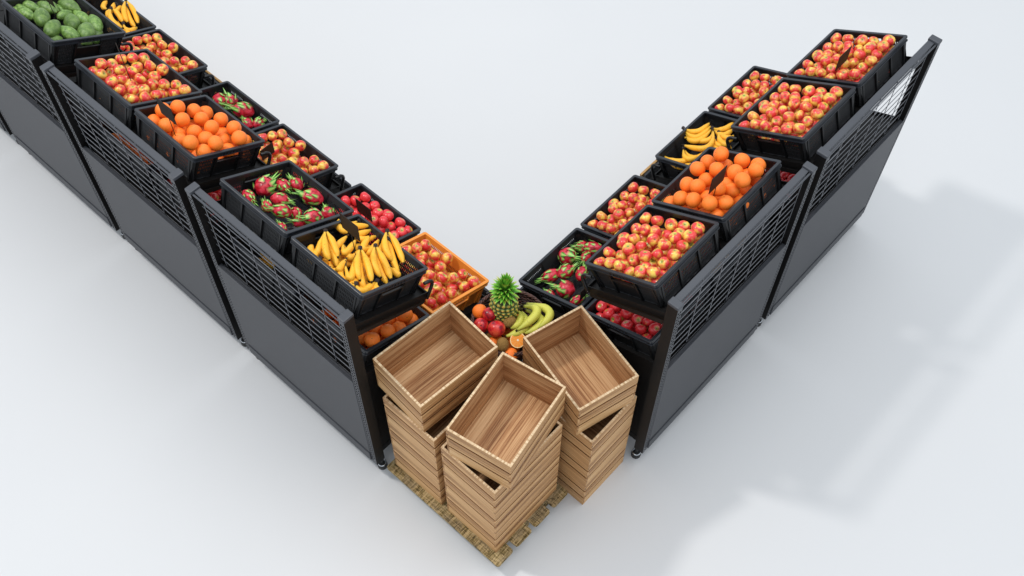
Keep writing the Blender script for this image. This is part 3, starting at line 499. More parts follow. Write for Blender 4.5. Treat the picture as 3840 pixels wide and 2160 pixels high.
def pl(row): return 'left' if row == 'L' else 'right'
CR = [ # row, tier, n, k, what, label
 ('L','u',0,0,'BL','black plastic crate heaped with bananas, beside the wooden crates'),
 ('L','u',0,1,'DL','black plastic crate of dragon fruit on the upper left shelf'),
 ('L','u',1,0,'OL','black plastic crate of oranges on the left row'),
 ('L','u',1,1,'AL','black plastic crate of red and yellow apples between the oranges and the avocados'),
 ('L','u',2,0,'AV','black plastic crate of avocados at the top left corner'),
 ('L','f',0,0,'AL','orange plastic crate of red and yellow apples'),
 ('L','f',0,1,'AF','black plastic crate of all-red apples between the orange crate and the dragon fruit'),
 ('L','f',1,0,'AL','black plastic crate of apples in front of the left oranges'),
 ('L','f',1,1,'DF','black plastic crate with dragon fruit, half hidden behind the left oranges'),
 ('L','f',2,0,'AL','black plastic crate of apples in front of the avocados'),
 ('L','f',2,1,'BF','black plastic crate of bananas at the top edge behind the avocados'),
 ('L','i',0,0,'OI','black crate of large oranges under the banana crate'),
 ('L','i',0,1,'BI','black crate of bananas underneath the left dragon fruit crate'),
 ('L','i',1,0,'X','black crate on the inner shelf under the left oranges'),
 ('L','i',1,1,'OX','black crate of oranges underneath the left upper apple crate'),
 ('R','u',0,0,'AR','black plastic crate of apples nearest the wooden crates on the right row'),
 ('R','u',0,1,'OR','black plastic crate of oranges on the right row'),
 ('R','u',1,0,'AR','black plastic crate of apples between the right oranges and the farthest apples'),
 ('R','u',1,1,'AR','farthest black plastic crate of apples on the right, at the upper right corner'),
 ('R','f',0,0,'DR','black plastic crate of dragon fruit behind the pineapple'),
 ('R','f',0,1,'AR','black plastic crate of apples between the dragon fruit and the right bananas'),
 ('R','f',1,0,'BR','black plastic crate of bananas behind the right oranges'),
 ('R','f',1,1,'AR','black plastic crate of apples in the farthest lower place of the right row'),
 ('R','i',0,0,'AI','black crate of bright red apples on the shelf under the right apple crate'),
 ('R','i',0,1,'BI','black crate of bananas underneath the right oranges'),
 ('R','i',1,0,'RX','black crate of red apples on the inner shelf of the far right unit'),
]
first = True
for row, t, n, k_, what, lab in CR:
    if what == 'X' : pass
    if (row, t, n, k_) == ('L', 'f', 0, 0): c = CO
    elif first: c = CB; first = False
    else: c = copy_tree(CB)
    c.matrix_world = crateM(row, t, n, k_); tag(c, lab, 'crate', 'plastic fruit crates on the display shelves')
# ---------------------------------------------------------------- fruit meshes
def with_lc(me, lc, ro=0.0):
    a = me.attributes.new('lc', 'FLOAT_VECTOR', 'POINT'); a.data.foreach_set('vector', [c for p in lc for c in p])
    b = me.attributes.new('ro', 'FLOAT', 'POINT')
    b.data.foreach_set('value', ro if isinstance(ro, list) else [ro] * len(lc)); return me
def apple_prof():
    P = []
    for i in range(15):
        a = PI * i / 14; ca, sa = math.cos(a), math.sin(a)
        rr = sa * (1.0 + .06 * ca) * .99 + (0.0); z = ca * .90
        d = math.exp(-(sa / .34) ** 2)
        z -= (.30 if ca > 0 else -.20) * d
        P.append((max(rr, .004), z))
    return P
def fruit_lathe(name, prof, n, R, m, bump=None, seed=0):
    mb = MB().lathe(prof, n, 0, None, bump); rng = random.Random(seed)
    v2 = []
    for v in mb.v:
        q = Vector(v); q *= 1 + .045 * mnoise.noise(q * 1.1 + Vector((seed * 3.1, 0, 0))); v2.append(tuple(q))
    mb.v = [tuple(c * R for c in v) for v in v2]; me = mb.mesh(name, m, smooth=True, uv=False)
    return with_lc(me, v2, seed * .37)
appM = [fruit_lathe('apple', apple_prof(), 18, .0395, M_apple, lambda a, t, s=s: 1 + .025 * math.cos(5 * a + s) * t, s) for s in range(4)]
rappM = [fruit_lathe('red_apple', apple_prof(), 18, .0395, M_rapple, lambda a, t, s=s: 1 + .02 * math.cos(5 * a + s) * t, s + 9) for s in range(3)]
def sph(n, k=1.0, dim=.0):
    o_ = []
    for i in range(n + 1):
        a = PI * i / n; z = math.cos(a) * k; r_ = math.sin(a)
        if math.cos(a) > 0: z -= dim * math.exp(-(r_ / .16) ** 2)
        o_.append((max(r_, .003), z))
    return o_
orgM = [fruit_lathe('orange', sph(18, .96, .05), 24, .0485, M_orange, None, s) for s in range(3)]
rng = random.Random(11)
def rot_to(d, roll=0): return Vector(d).to_track_quat('Z', 'Y').to_matrix().to_4x4() @ Matrix.Rotation(roll, 4, 'Z')
def rdir(tilt):  # mostly upward pointing stem
    while True:
        d = Vector((rng.gauss(0, tilt), rng.gauss(0, tilt), 1)); d.normalize(); return d
def rescale(key, fr): return [(x, y, z) for x, y, z in fr]
APN = []
stuff = []           # (matrix, kind) of the buried apples
def put_apples(M, pts, meshes, label, group, rs, visible=lambda i, p: True, red=False):
    r_ = random.Random(rs)
    for i, p in enumerate(pts):
        d = Vector((r_.gauss(0, .6), r_.gauss(0, .6), 1.0 if r_.random() < .82 else -.6)).normalized()
        Mx = M @ Matrix.Translation(p) @ rot_to(d, r_.random() * 6.28) @ Matrix.Scale(r_.uniform(.93, 1.05), 4)
        if not visible(i, p): stuff.append((Mx, red)); continue
        o = ob('red_apple' if red else 'apple', meshes[i % len(meshes)]); o.matrix_world = Mx; tag(o, label, 'apple', group); APN.append(o)
def fill(M, zs, red, step=.068, r_=random.Random(5), x0=.075, y0=.075, x1=None, y1=None):
    x1 = x1 or D - .07; y1 = y1 or L - .07
    for j, z in enumerate(zs):
        y = y0 + (j % 2) * step / 2
        while y < y1:
            x = x0 + (j % 2) * step / 2
            while x < x1:
                stuff.append((M @ Matrix.Translation((x + r_.uniform(-.006, .006), y + r_.uniform(-.006, .006), z)) @ rot_to((r_.gauss(0, 1), r_.gauss(0, 1), r_.gauss(0, 1)), 0), red)); x += step
            y += step
def vis_front(p): return True
AP = {
 ('L','u',1,1): 'one of the apples in the upper crate between the oranges and the avocados',
 ('L','f',0,0): 'one of the apples in the orange plastic crate',
 ('L','f',1,0): 'one of the apples in the crate in front of the left oranges',
 ('L','f',2,0): 'one of the apples in the crate in front of the avocados',
 ('R','u',0,0): 'one of the apples in the right crate nearest the wooden boxes',
 ('R','u',1,0): 'one of the apples in the crate just beyond the right oranges',
 ('R','u',1,1): 'one of the apples in the farthest crate at the upper right corner',
 ('R','f',0,1): 'one of the apples between right dragon fruit and right bananas, in the lower row',
 ('R','f',1,1): 'one of the apples in the farthest lower crate of the right row',
}
for key, lab in AP.items():
    M = crateM(*key); lay = BK['AL'] if key[0] == 'L' else BK['AR']; front = key[1] == 'f'
    hid = (lambda i, p, key=key: (p[2] > -.066 and (key[1] == 'u' or p[0] > (.20 if key != ('L','f',0,0) else .10))))
    put_apples(M, lay, appM, lab, 'apples in the ' + lab.split('apples ')[1], 42 if key[0] == 'L' else 43, hid)
    fill(M, (-.142, -.112), False)
put_apples(crateM('L','f',0,1), BK['AF'], rappM, 'one of the all-red apples between orange crate and dragon fruit', 'all-red apples behind the banana crate', 44, lambda i, p: p[2] > -.07, True)
fill(crateM('L','f',0,1), (-.142, -.105), True, x0=.22)
put_apples(crateM('R','i',0,0), BK['AI'], rappM, 'one of the bright red apples in the crate under the right upper apple crate', 'bright red apples on the right inner shelf', 45, lambda i, p: i < 11, True)
fill(crateM('R','i',0,0), (-.145, -.112), True)
for key in (('R','i',1,0), ('L','i',1,0)): fill(crateM(*key), (-.142, -.10), True)
# buried apples: one object
src = {False: appM[0], True: rappM[0]}
mb = MB(); lcs = []; ros = []
low = apple_prof()[::2]; base = {}
for red in (False, True):
    b = MB().lathe(apple_prof()[::2] + [apple_prof()[-1]] if len(apple_prof()) % 2 == 0 else apple_prof()[::2], 12)
    base[red] = b
for j, (Mx, red) in enumerate(stuff):
    b = base[red]; o0 = len(mb.v)
    for v in b.v: mb.v.append(tuple(Mx @ (Vector(v) * .0385))); lcs.append(v); ros.append((j * .618) % 1)
    for f in b.f: mb.f.append(tuple(o0 + i for i in f)); mb.m.append(1 if red else 0); mb.uv.append([(0, 0)] * len(f))
me = with_lc(mb.mesh('lower_apples', [M_apple, M_rapple], smooth=True, uv=False), lcs, ros)
o = ob('lower_apples', me); o['kind'] = 'stuff'; tag(o, 'lower layers of apples glimpsed between the top apples in all apple crates', 'apples')
# oranges
def put_oranges(M, pts, label, group, rs):
    r_ = random.Random(rs)
    for i, p in enumerate(pts):
        d = Vector((r_.gauss(.15, .7), r_.gauss(-.3, .7), .55)).normalized()
        o = ob('orange', orgM[i % 3]); o.matrix_world = M @ Matrix.Translation(p) @ rot_to(d, r_.random() * 6.28) @ Matrix.Scale(r_.uniform(.96, 1.02), 4)
        tag(o, label, 'orange', group)
def under(pts, r, dz):   # hidden second layer that carries the heap
    return [(x, y, z) for (x, y, z) in pts]
def grid(z, st, x0=.08, y0=.08, ox=0, xm=D - .075, ym=L - .075):
    o_ = []; y = y0 + ox
    while y < ym:
        x = x0 + ox
        while x < xm: o_.append((x, y, z)); x += st
        y += st
    return o_
put_oranges(crateM('L','u',1,0), BK['OL'], 'one of the oranges heaped in the left upper crate', 'oranges heaped in the left crate', 1)
put_oranges(crateM('L','u',1,0), grid(-.137, .098), 'one of the oranges at the bottom of the left upper crate', 'oranges at the bottom of the left crate', 2)
put_oranges(crateM('R','u',0,1), BK['OR'], 'one of the oranges heaped in the right upper crate', 'oranges heaped in the right crate', 3)
put_oranges(crateM('R','u',0,1), grid(-.137, .098), 'one of the oranges at the bottom of the right upper crate', 'oranges at the bottom of the right crate', 4)
put_oranges(crateM('L','i',0,0), BK['OI'], 'one of the large oranges in the shaded crate under the bananas', 'oranges in the shaded crate under the bananas', 5)
put_oranges(crateM('L','i',0,0), grid(-.137, .098), 'one of the oranges at the bottom of the shaded crate under the bananas', 'bottom oranges in the shaded crate', 6)
put_oranges(crateM('L','i',1,1), grid(-.10, .098), 'one of the oranges in the crate hidden under the left upper apple crate', 'oranges hidden under the left apple crate', 7)
# bananas
def banana_mesh(pts, R, m, nseg=14, ns=8):
    s, c, e = [Vector(p) for p in pts]
    ctl = c * 1.65 - (s + e) * .325
    P = []; rs = []
    for i in range(nseg + 1):
        t = i / nseg; t = t ** .9
        P.append(s * (1 - t) ** 2 + ctl * 2 * t * (1 - t) + e * t * t)
    for i in range(nseg + 1):
        t = i / nseg
        if t < .10: r = .30 + t * 1.2
        elif t < .30: r = .42 + (t - .10) * 2.8
        elif t < .75: r = .98 + .04 * math.sin((t - .3) * 7)
        elif t < .93: r = .98 - ((t - .75) / .18) ** 2 * .55
        else: r = .38 - (t - .93) * 2.0
        rs.append(R * r)
    mb = MB().tube(P, rs, ns, 0, True, True)
    return mb.mesh('banana', m, smooth=True)
def bunch(M, fingers, label, group, R=.0205, m=None, name='banana_bunch', crown=None):
    org = Vector(fingers[0][0]); r = empty(name, M @ Matrix.Translation(org), label, 'bananas', group)
    for f in fingers:
        ob('banana', banana_mesh([Vector(p) - org for p in f], R, m or M_ban), r)
    mb = MB(); sts = [Vector(f[0]) - org for f in fingers if (Vector(f[0]) - org).length < .06]
    mid = sum(sts, Vector()) / len(sts); up = Vector((0, 0, 1)) if crown is None else Vector(crown)
    dirs = sum([(Vector(f[1]) - Vector(f[0])).normalized() for f in fingers], Vector()).normalized() * -1
    mb.tube([mid - dirs * .008, mid + dirs * .006 + up * .002, mid + dirs * .014 + up * .004], [.0135, .0135, .013], 6)
    for q in sts: mb.tube([mid, q - dirs * .004], [.008, .0062], 6)
    ob('stalk', mb.mesh('stalk', M_crown if m is None else M_crowng), r)
    return r
BLN = ['upright yellow bunch at the far left corner of the near banana crate', 'long yellow banana bunch pointing to the front rim, left of its twin', 'long yellow banana bunch pointing to the front rim, second from the right', 'rightmost upright yellow banana bunch in the heaped crate', 'sideways yellow banana bunch left of the price card', 'curled yellow banana bunch in the middle below the price card stick', 'yellow banana bunch lying flat behind the price card', 'short yellow banana bunch just right of the price card stick', 'small yellow banana pair against the left wall of the crate', 'lowest yellow banana bunch by the left rim corner', 'lowest yellow banana pair under the front bunches', 'loose yellow bananas beneath the rightmost bunch']
M = crateM('L','u',0,0)
for f, lab in zip(BK['BL'], BLN): bunch(M, f, lab, 'banana bunches heaped in the near left crate')
def filler(M, n, z, label, group, rs, x0=.12, x1=.44, y0=.10, y1=.5):
    r_ = random.Random(rs)
    for i in range(n):
        a = r_.uniform(0, 6.28); cx_, cy_ = r_.uniform(x0, x1), r_.uniform(y0, y1); zz = z + r_.uniform(-.01, .012)
        dx, dy = math.cos(a) * .07, math.sin(a) * .07; fs = []
        for q in range(3):
            o_ = (q - 1) * .034; nx, ny = -math.sin(a), math.cos(a)
            e_ = (min(max(cx_ + dx + nx * o_, .05), D - .05), min(max(cy_ + dy + ny * o_, .05), L - .05), zz)
            s_ = (min(max(cx_ - dx + nx * o_ * .2, .05), D - .05), min(max(cy_ - dy + ny * o_ * .2, .05), L - .05), zz + .012)
            mdl = ((s_[0] + e_[0]) / 2 + nx * (o_ * .5 + .022), (s_[1] + e_[1]) / 2 + ny * (o_ * .5 + .022), zz + .014); fs.append([s_, mdl, e_])
        bunch(M, fs, label, group)
filler(M, 14, -.108, 'one of the yellow banana bunches at the bottom of the near left crate', 'bottom banana bunches in the near left crate', 3)
BRN = ['upper left yellow banana bunch curving like stacked arcs', 'largest yellow banana bunch arching left in the right banana crate', 'yellow banana pair below the large arched bunch', 'two yellow bananas at the near left corner of the right banana crate', 'yellow banana bunch at the far right by the apple crate', 'short yellow banana bunch right of the crown pair', 'lowest right yellow banana pair in the right banana crate']
M = crateM('R','f',1,0)
for f, lab in zip(BK['BR'], BRN): bunch(M, f, lab, 'banana bunches in the right crate')
filler(M, 3, -.135, 'one of the yellow banana bunches at the bottom of the right banana crate', 'bottom banana bunches in the right crate', 6, x0=.15, x1=.3, y0=.15, y1=.40)
BFN = ['yellow banana bunch with dark crown in the middle of the top left banana crate', 'yellow banana bunch cut by the top edge of the photo', 'long yellow banana bunch at the right of the top left banana crate', 'flat yellow banana bunch at the near end of the top left banana crate']
M = crateM('L','f',2,1)
for f, lab in zip(BK['BF'], BFN): bunch(M, f, lab, 'banana bunches in the top left crate')
filler(M, 4, -.125, 'one of the yellow banana bunches at the bottom of the top left crate', 'bottom banana bunches in the top left crate', 8, x0=.3, x1=.44)
filler(crateM('L','i',0,1), 7, -.08, 'one of the yellow banana bunches in the crate under the left dragon fruit', 'bananas under the left dragon fruit', 9, y0=.15, y1=.54, x0=.06)
filler(crateM('R','i',0,1), 4, -.08, 'one of the yellow banana bunches in the crate under the right oranges', 'bananas under the right oranges', 10, x0=.06, x1=.3)
# dragon fruit
def dragon_parts(seed, el):
    r_ = random.Random(seed)
    prof = []
    for i in range(13):
        a = PI * i / 12; z = -math.cos(a) * el; rr = math.sin(a) * (1 - .16 * max(0, -math.cos(a) * -1)) ; prof.append((max(rr, .02), z))
    prof = prof[::-1]; prof = [(r, z) for r, z in prof][::-1]
    mb = MB().lathe(prof, 18); v2 = []
    for v in mb.v:
        q = Vector(v); q *= 1 + .10 * mnoise.noise(q * 1.7 + Vector((seed, 2, 1))); v2.append(tuple(q))
    mb.v = v2; body = with_lc(mb.mesh('dragonfruit_body', M_dfb, smooth=True, uv=False), v2, seed * .31)
    lf = MB()
    def leaf(base, dirv, nrm, ln, wd, curl, lift):
        sd = dirv.cross(nrm).normalized(); k = 5; rows = []
        for i in range(k + 1):
            t = i / k; w_ = wd * (math.sin(PI * min(1, .25 + t * .75)) ** .8 if t < 1 else 0) * (1 - t * .35)
            if i == k: w_ = .004
            drop = (-el * .0)
            p = base + dirv * ln * t + nrm * (lift * t + curl * t * t)
            rows.append((p + sd * w_, p + nrm * (.03 * (1 - t)), p - sd * w_, t))
        for a, b in zip(rows, rows[1:]):
            lf.face([a[0], b[0], b[1], a[1]], 0, [(a[3], 0), (b[3], 0), (b[3], .5), (a[3], .5)])
            lf.face([a[1], b[1], b[2], a[2]], 0, [(a[3], .5), (b[3], .5), (b[3], 1), (a[3], 1)])
    # spiral bracts lying on the surface
    n = 18
    for i in range(n):
        th = i * 2.4 + r_.uniform(-.45, .45); zt = -.80 + 1.55 * i / (n - 1); zc = zt * el
        rr = math.sqrt(max(0.02, 1 - zt * zt)); nr = Vector((math.cos(th) * rr, math.sin(th) * rr, zt / el)).normalized()
        ax = Vector((0, 0, 1)); d = (ax - nr * ax.dot(nr)).normalized()
        base = Vector((math.cos(th) * rr, math.sin(th) * rr, zc)) * 1.005
        leaf(base, d, nr, r_.uniform(.6, 1.15), r_.uniform(.20, .38), -.22 + r_.uniform(0, .36), .04)
    for i in range(8):
        th = i * 2 * PI / 8 + r_.uniform(-.2, .2); nr = Vector((math.cos(th), math.sin(th), 0))
        d = (Vector((0, 0, 1)) + nr * r_.uniform(-.05, .22)).normalized(); base = nr * .26 + Vector((0, 0, el * .93))
        leaf(base, d, nr, r_.uniform(.8, 1.7), .12, r_.uniform(-.15, .25), .02)
    lv = lf.mesh('dragonfruit_leaves', M_dfl, smooth=True)
    return body, lv
DFV = {e: [dragon_parts(s, e) for s in (int(e * 10), int(e * 10) + 50)] for e in (1.05, 1.25, 1.5)}
def put_dragons(M, rows, labs, group):
    for i, (row, lab) in enumerate(zip(rows, labs)):
        x, y, z, ax, ay, az, r, el = row; e = min(DFV, key=lambda q: abs(q - el)); b, l_ = DFV[e][i % 2]
        a = Vector((ax, ay, az * .3 + .12)).normalized(); z = max(z, -H + .008 + r * .9)
        Mx = M @ Matrix.Translation((min(max(x, .03 + r * .9), D - .03 - r * .9), min(max(y, .03 + r * .9), L - .03 - r * .9), z)) @ rot_to(a, i * 1.3) @ Matrix.Scale(r, 4)
        d = empty('dragon_fruit', Mx, lab, 'dragon fruit', group); ob('fruit_body', b, d); ob('scale_leaves', l_, d)
DLN = ['big round dragon fruit at the far left of the left crate', 'tall dragon fruit at the far middle of the left crate', 'dragon fruit with upright green tail at the far corner', 'largest dragon fruit, tail pointing left, right of centre in the left crate', 'dragon fruit in the centre of the left crate, tail to the right', 'small dragon fruit against the left rim of the left crate', 'dragon fruit with long leaves pointing left, below the centre', 'dragon fruit partly behind the low centre one, near the front', 'big dragon fruit by the front rim of the left crate', 'dragon fruit at the near right corner by the big front one', 'small dragon fruit behind the left-pointing one', 'narrow dragon fruit lying at the near left wall', 'small pointed dragon fruit low beside the big front one']
put_dragons(crateM('L','u',0,1), BK['DL'], DLN, 'dragon fruit in the left crate')
DRN = ['round dragon fruit at the far left in the crate behind the pineapple', 'dragon fruit with long tail toward the pineapple', 'dragon fruit in the centre with leaves pointing up right', 'big dragon fruit near the front rim behind the pineapple', 'slim dragon fruit standing at the apple crate corner', 'dragon fruit with leaves to the left at the far end', 'dragon fruit touching the apple crate at the far end', 'small dragon fruit half hidden by the round one', 'slim dragon fruit at the handle of the front wall', 'dragon fruit at the near corner beside the black card']
put_dragons(crateM('R','f',0,0), BK['DR'], DRN, 'dragon fruit in the right crate')
DFN = ['dragon fruit at the left edge of the small group by the left oranges', 'dragon fruit with upright leaves above the left oranges', 'largest dragon fruit of the small group by the left oranges', 'dragon fruit tucked under the left orange crate rim', 'dragon fruit at the near end of the small group']
put_dragons(crateM('L','f',1,1), BK['DF'], DFN, 'dragon fruit in front of the left oranges')
# avocados
def avo_mesh(el, seed):
    prof = []
    for i in range(17):
        a = PI * i / 16; z = math.cos(a); r = math.sin(a) * (1 - .34 * max(0, z) ** 1.2) ; prof.append((max(r, .01), z * el))
    return fruit_lathe('avocado', prof, 20, 1, M_avo, None, seed)
AVM = {e: avo_mesh(e * 1.42, int(e * 10)) for e in (1.12, 1.28, 1.45)}
stemM = MB().lathe([(.001, .06), (.05, .055), (.075, .02), (.07, -.03)], 8).mesh('avocado_stem', M_avostem, smooth=True)
AVN = ['small avocado at the far left top', 'avocado at the top edge beside the card stick', 'avocado at the top right of the avocado crate', 'avocado at the left rim of the avocado crate', 'tall upright avocado left of centre', 'narrow avocado in the upper middle', 'avocado standing low left of centre with its stem up', 'round avocado in the centre', 'avocado leaning behind the round one', 'dark avocado at the far right of the crate', 'lowest middle avocado near the front rim', 'round striped avocado at the near right']
M = crateM('L','u',2,0)
for i, row in enumerate(BK['AV']):
    x, y, z, ax, ay, az, r, el = row; e = min(AVM, key=lambda q: abs(q - el))
    a = Vector((ax, ay, az * .3 + .10)).normalized(); r *= .86; z = max(z, -H + .01 + r * .85)
    d = empty('avocado', M @ Matrix.Translation((min(max(x, .03 + r), D - .03 - r), min(y, L + .0 - r - .02), z)) @ rot_to(a, i * 1.7) @ Matrix.Scale(r, 4), AVN[i] if i < len(AVN) else 'one of the half-hidden avocados between the large ones', 'avocado', 'avocados in the top left crate')
    ob('skin', AVM[e], d); ob('stem', stemM, d, Matrix.Translation((0, 0, e * 1.42)))
# ---------------------------------------------------------------- wooden crates
LW, BW, HW, TW = .590, .4307, .3191, .0135
def make_wood():
    r = empty('wooden_crate', Matrix()); sh = HW / 3; rr = random.Random(4)
    def slat(mb, p0, p1, z0, z1, inward, top, um):
        # box along p0->p1, thickness TW to the inside
        dx, dy = p1[0] - p0[0], p1[1] - p0[1]; ln = math.hypot(dx, dy); ix, iy = inward
        c = [(p0[0], p0[1]), (p1[0], p1[1]), (p1[0] + ix * TW, p1[1] + iy * TW), (p0[0] + ix * TW, p0[1] + iy * TW)]
        u0, v0 = rr.random() * 20, rr.random() * 5
        def U(a, z): return (u0 + a, v0 + z)
        A = [(x, y, z0) for x, y in c]; dr = 0 if top else .018; B = [(x, y, z1 - (dr if q > 1 else 0)) for q, (x, y) in enumerate(c)]
        mb.face([A[0], A[1], B[1], B[0]], 0, [U(0, z0), U(ln, z0), U(ln, z1), U(0, z1)])
        mb.face([A[2], A[3], B[3], B[2]], 1, [U(ln, z0 + 3), U(0, z0 + 3), U(0, z1 + 3), U(ln, z1 + 3)])
        mb.face([A[1], A[2], B[2], B[1]], 0, [U(0, 0), U(TW, 0), U(TW, z1 - z0), U(0, z1 - z0)])
        mb.face([A[3], A[0], B[0], B[3]], 0, [U(0, 0), U(TW, 0), U(TW, z1 - z0), U(0, z1 - z0)])
        mb.face(B, 2 if top else 1, [U(0, 0), U(ln, 0), U(ln, TW), U(0, TW)]); mb.face(A[::-1], 1, [U(0, 0), U(ln, 0), U(ln, TW), U(0, TW)])
    hx, hy = LW / 2, BW / 2; g = .0145
    sides = [((-hx, -hy), (hx, -hy), (0, 1)), ((hx, hy), (-hx, hy), (0, -1)), ((hx, -hy + TW), (hx, hy - TW), (-1, 0)), ((-hx, hy - TW), (-hx, -hy + TW), (1, 0))]
    def strip(mb, q0, q1, inw, z0, z1):
        e = .002; ax = 1 if inw[0] == 0 else 0; dx_, dy_ = inw[0] * .0022, inw[1] * .0022
        xs = sorted((q0[0], q1[0] + dx_)) if ax else sorted((q0[0], q0[0] + dx_)); ys = sorted((q0[1], q0[1] + dy_)) if ax else sorted((q0[1], q1[1]))
        mb.box(xs[0] + (e if ax else 0), xs[1] - (e if ax else 0), ys[0] + (0 if ax else e), ys[1] - (0 if ax else e), z0, z1, 1)
        for q, f in enumerate(mb.f[-6:]): mb.uv[len(mb.f) - 6 + q] = [(mb.v[i_][0] + mb.v[i_][1] + j_uv[0], mb.v[i_][2]) for i_ in f]
    j_uv = [3.3]
    for p0, p1, inw in sides:
        mb = MB()
        for j in range(3): slat(mb, p0, p1, j * sh + (g if j else .0003), (j + 1) * sh - (0 if j < 2 else .0003), inw, j == 2, 1)
        # thin backing strip that closes the grooves
        q0 = (p0[0] + inw[0] * .0105, p0[1] + inw[1] * .0105); q1 = (p1[0] + inw[0] * .0105, p1[1] + inw[1] * .0105)
        for j in (1, 2): strip(mb, q0, q1, inw, j * sh - .0185, j * sh + g - .0012)
        ob('side_panel', mb.mesh('wooden_side', [M_wood, M_woodin, M_rimw, M_grv]), r)
    mb = MB(); nb = 5; wy = (BW - 2 * TW - .001) / nb
    for j in range(nb):
        y0 = -hy + TW + .0005 + j * wy; u0 = rr.random() * 30
        mb.box(-hx + TW + .0005, hx - TW - .0005, y0 + .0004, y0 + wy - .0004, .004, .016 + rr.uniform(0, .0006))
        for q, f in enumerate(mb.f[-6:]): mb.uv[len(mb.f) - 6 + q] = [(mb.v[i_][0] + u0, mb.v[i_][1] + j * .7) for i_ in f]
    ob('base_panel', mb.mesh('wooden_base', M_woodin), r)
    return r
M_grv = mat('painted_groove_shade', (.020, .010, .005), .9, .1)  # dark tone standing in for shade in the grooves; no face wears it
PZ = .150
WC = []
for (cx_, cy_, z0, ya, nm) in [(.096 + LW / 2, -1.0024 + BW / 2, PZ, 0, 'front'), (.0945 + LW / 2, -.518 + BW / 2, PZ, 0, 'left'), (.773 + BW / 2, -1.1706 + LW / 2, 0, PI / 2, 'right')]:
    for j in range(3): WC.append((cx_, cy_, z0 + j * HW, ya, nm, j))
WC += [(.4241, -.7922, PZ + 3 * HW, math.radians(10), 'front', 3), (.4093, -.2461, PZ + 3 * HW, math.radians(-5), 'left', 3), (1.0308, -.8346, 3 * HW, math.radians(75.2), 'right', 3)]
desc = {'front': 'frontmost stack', 'left': 'left stack by the banana shelf', 'right': 'right-hand stack'}
order_ = ['bottom slatted wooden crate of the {}', 'second slatted wooden crate up in the {}', 'wooden crate directly under the twisted top one, {}', 'empty twisted top wooden crate of the {}']
wp = make_wood()
for i, (x, y, z, ya, nm, j) in enumerate(WC):
    c = wp if i == 0 else copy_tree(wp)
    flip = PI * ((i * 7) % 2)
    c.matrix_world = Matrix.Translation((x, y, z)) @ Matrix.Rotation(ya + (0), 4, 'Z')
    tag(c, order_[j].format(desc[nm]), 'wooden crate', 'slatted wooden crates in three stacks')
# ---------------------------------------------------------------- pallet
pt = empty('wooden_pallet', Matrix.Translation((.0359, -1.0771, 0)), 'rough weathered pallet under the front and left stacks of wooden crates', 'pallet')
bw, pg, ln = .1498, .0311, 1.0268
for i in range(4):
    x0 = i * (bw + pg); rd = .018; pts = []
    for cx_, cy_, a0 in ((x0 + bw - rd, ln - rd, 0), (x0 + rd, ln - rd, 90), (x0 + rd, rd, 180), (x0 + bw - rd, rd, 270)):
        for q in range(4): a = math.radians(a0 + q * 30); pts.append((cx_ + rd * math.cos(a), cy_ + rd * math.sin(a)))
    bevel(ob('deck_board', MB().prism(pts, 'z', PZ - .022, PZ - .0004).mesh('deck_board', M_pal), pt), .003)
for y in (.075, ln / 2 - .05, ln - .175):
    bevel(ob('stringer', MB().box(.04, 4 * bw + 3 * pg - .04, y, y + .09, PZ - .044, PZ - .0225).mesh('stringer', M_pal), pt), .003)
    for x in (.05, .30, .55): ob('block', MB().box(x, x + .09, y + .005, y + .085, 0, PZ - .0445).mesh('block', M_pal), pt)
# ---------------------------------------------------------------- basket on its stand
bx, by, bz = BK['bk']['centre'][0] + .012, BK['bk']['centre'][1] + .022, 1.068
RT, RB, BH = .238, .175, .185
st = empty('display_stand', Matrix.Translation((bx, by, 0)), 'black pedestal under the wicker fruit basket, hidden between the shelves', 'stand')
zt = bz - BH
ob('table_top', MB().box(-.15, .15, -.15, .15, zt - .03, zt - .001).mesh('table_top', M_black), st)
ob('column', MB().box(-.05, .05, -.05, .05, .03, zt - .0305).mesh('column', M_black), st); ob('base_plate', MB().box(-.14, .14, -.14, .14, 0, .03).mesh('base_plate', M_black), st)
bk = empty('wicker_basket', Matrix.Translation((bx, by, zt)), 'round dark brown wicker basket filled with mixed fruit', 'basket')
mb = MB(); NS = 40
for i in range(17):
    t = i / 16; z = .006 + t * (BH - .02); R = RB + (RT - RB) * (t ** .7)
    pts = []
    for j in range(NS * 3 + 1):
        a = 2 * PI * j / (NS * 3); pts.append(((R + .0050 * math.cos(a * NS / 2 + (i % 2) * PI)) * math.cos(a), (R + .0050 * math.cos(a * NS / 2 + (i % 2) * PI)) * math.sin(a), z))
    mb.tube(pts, .0050, 5, 0, False)
ob('woven_side', mb.mesh('woven_side', M_wick, smooth=True), bk)
mb = MB()
for j in range(NS):
    a = 2 * PI * (j + .5) / NS; mb.tube([((RB + (RT - RB) * (t ** .7)) * math.cos(a), (RB + (RT - RB) * (t ** .7)) * math.sin(a), .002 + t * (BH - .012)) for t in (0, .25, .5, .75, 1)], .0028, 5)
ob('stakes', mb.mesh('stakes', M_wick), bk)
mb = MB()
for s_ in range(3):
    pts = [((RT + .007 * math.cos(a * 18 + s_ * 2.094)) * math.cos(a), (RT + .007 * math.cos(a * 18 + s_ * 2.094)) * math.sin(a), BH + .006 * math.sin(a * 18 + s_ * 2.094)) for a in [2 * PI * j / 216 for j in range(217)]]
    mb.tube(pts, .0062, 5, 0, False)
ob('rim', mb.mesh('basket_rim', M_wick, smooth=True), bk)
ob('bottom', MB().lathe([(.001, .004), (RB, .004), (RB, .0), (.001, .0)], 32).mesh('basket_bottom', M_wick), bk)
B = BK['bk']
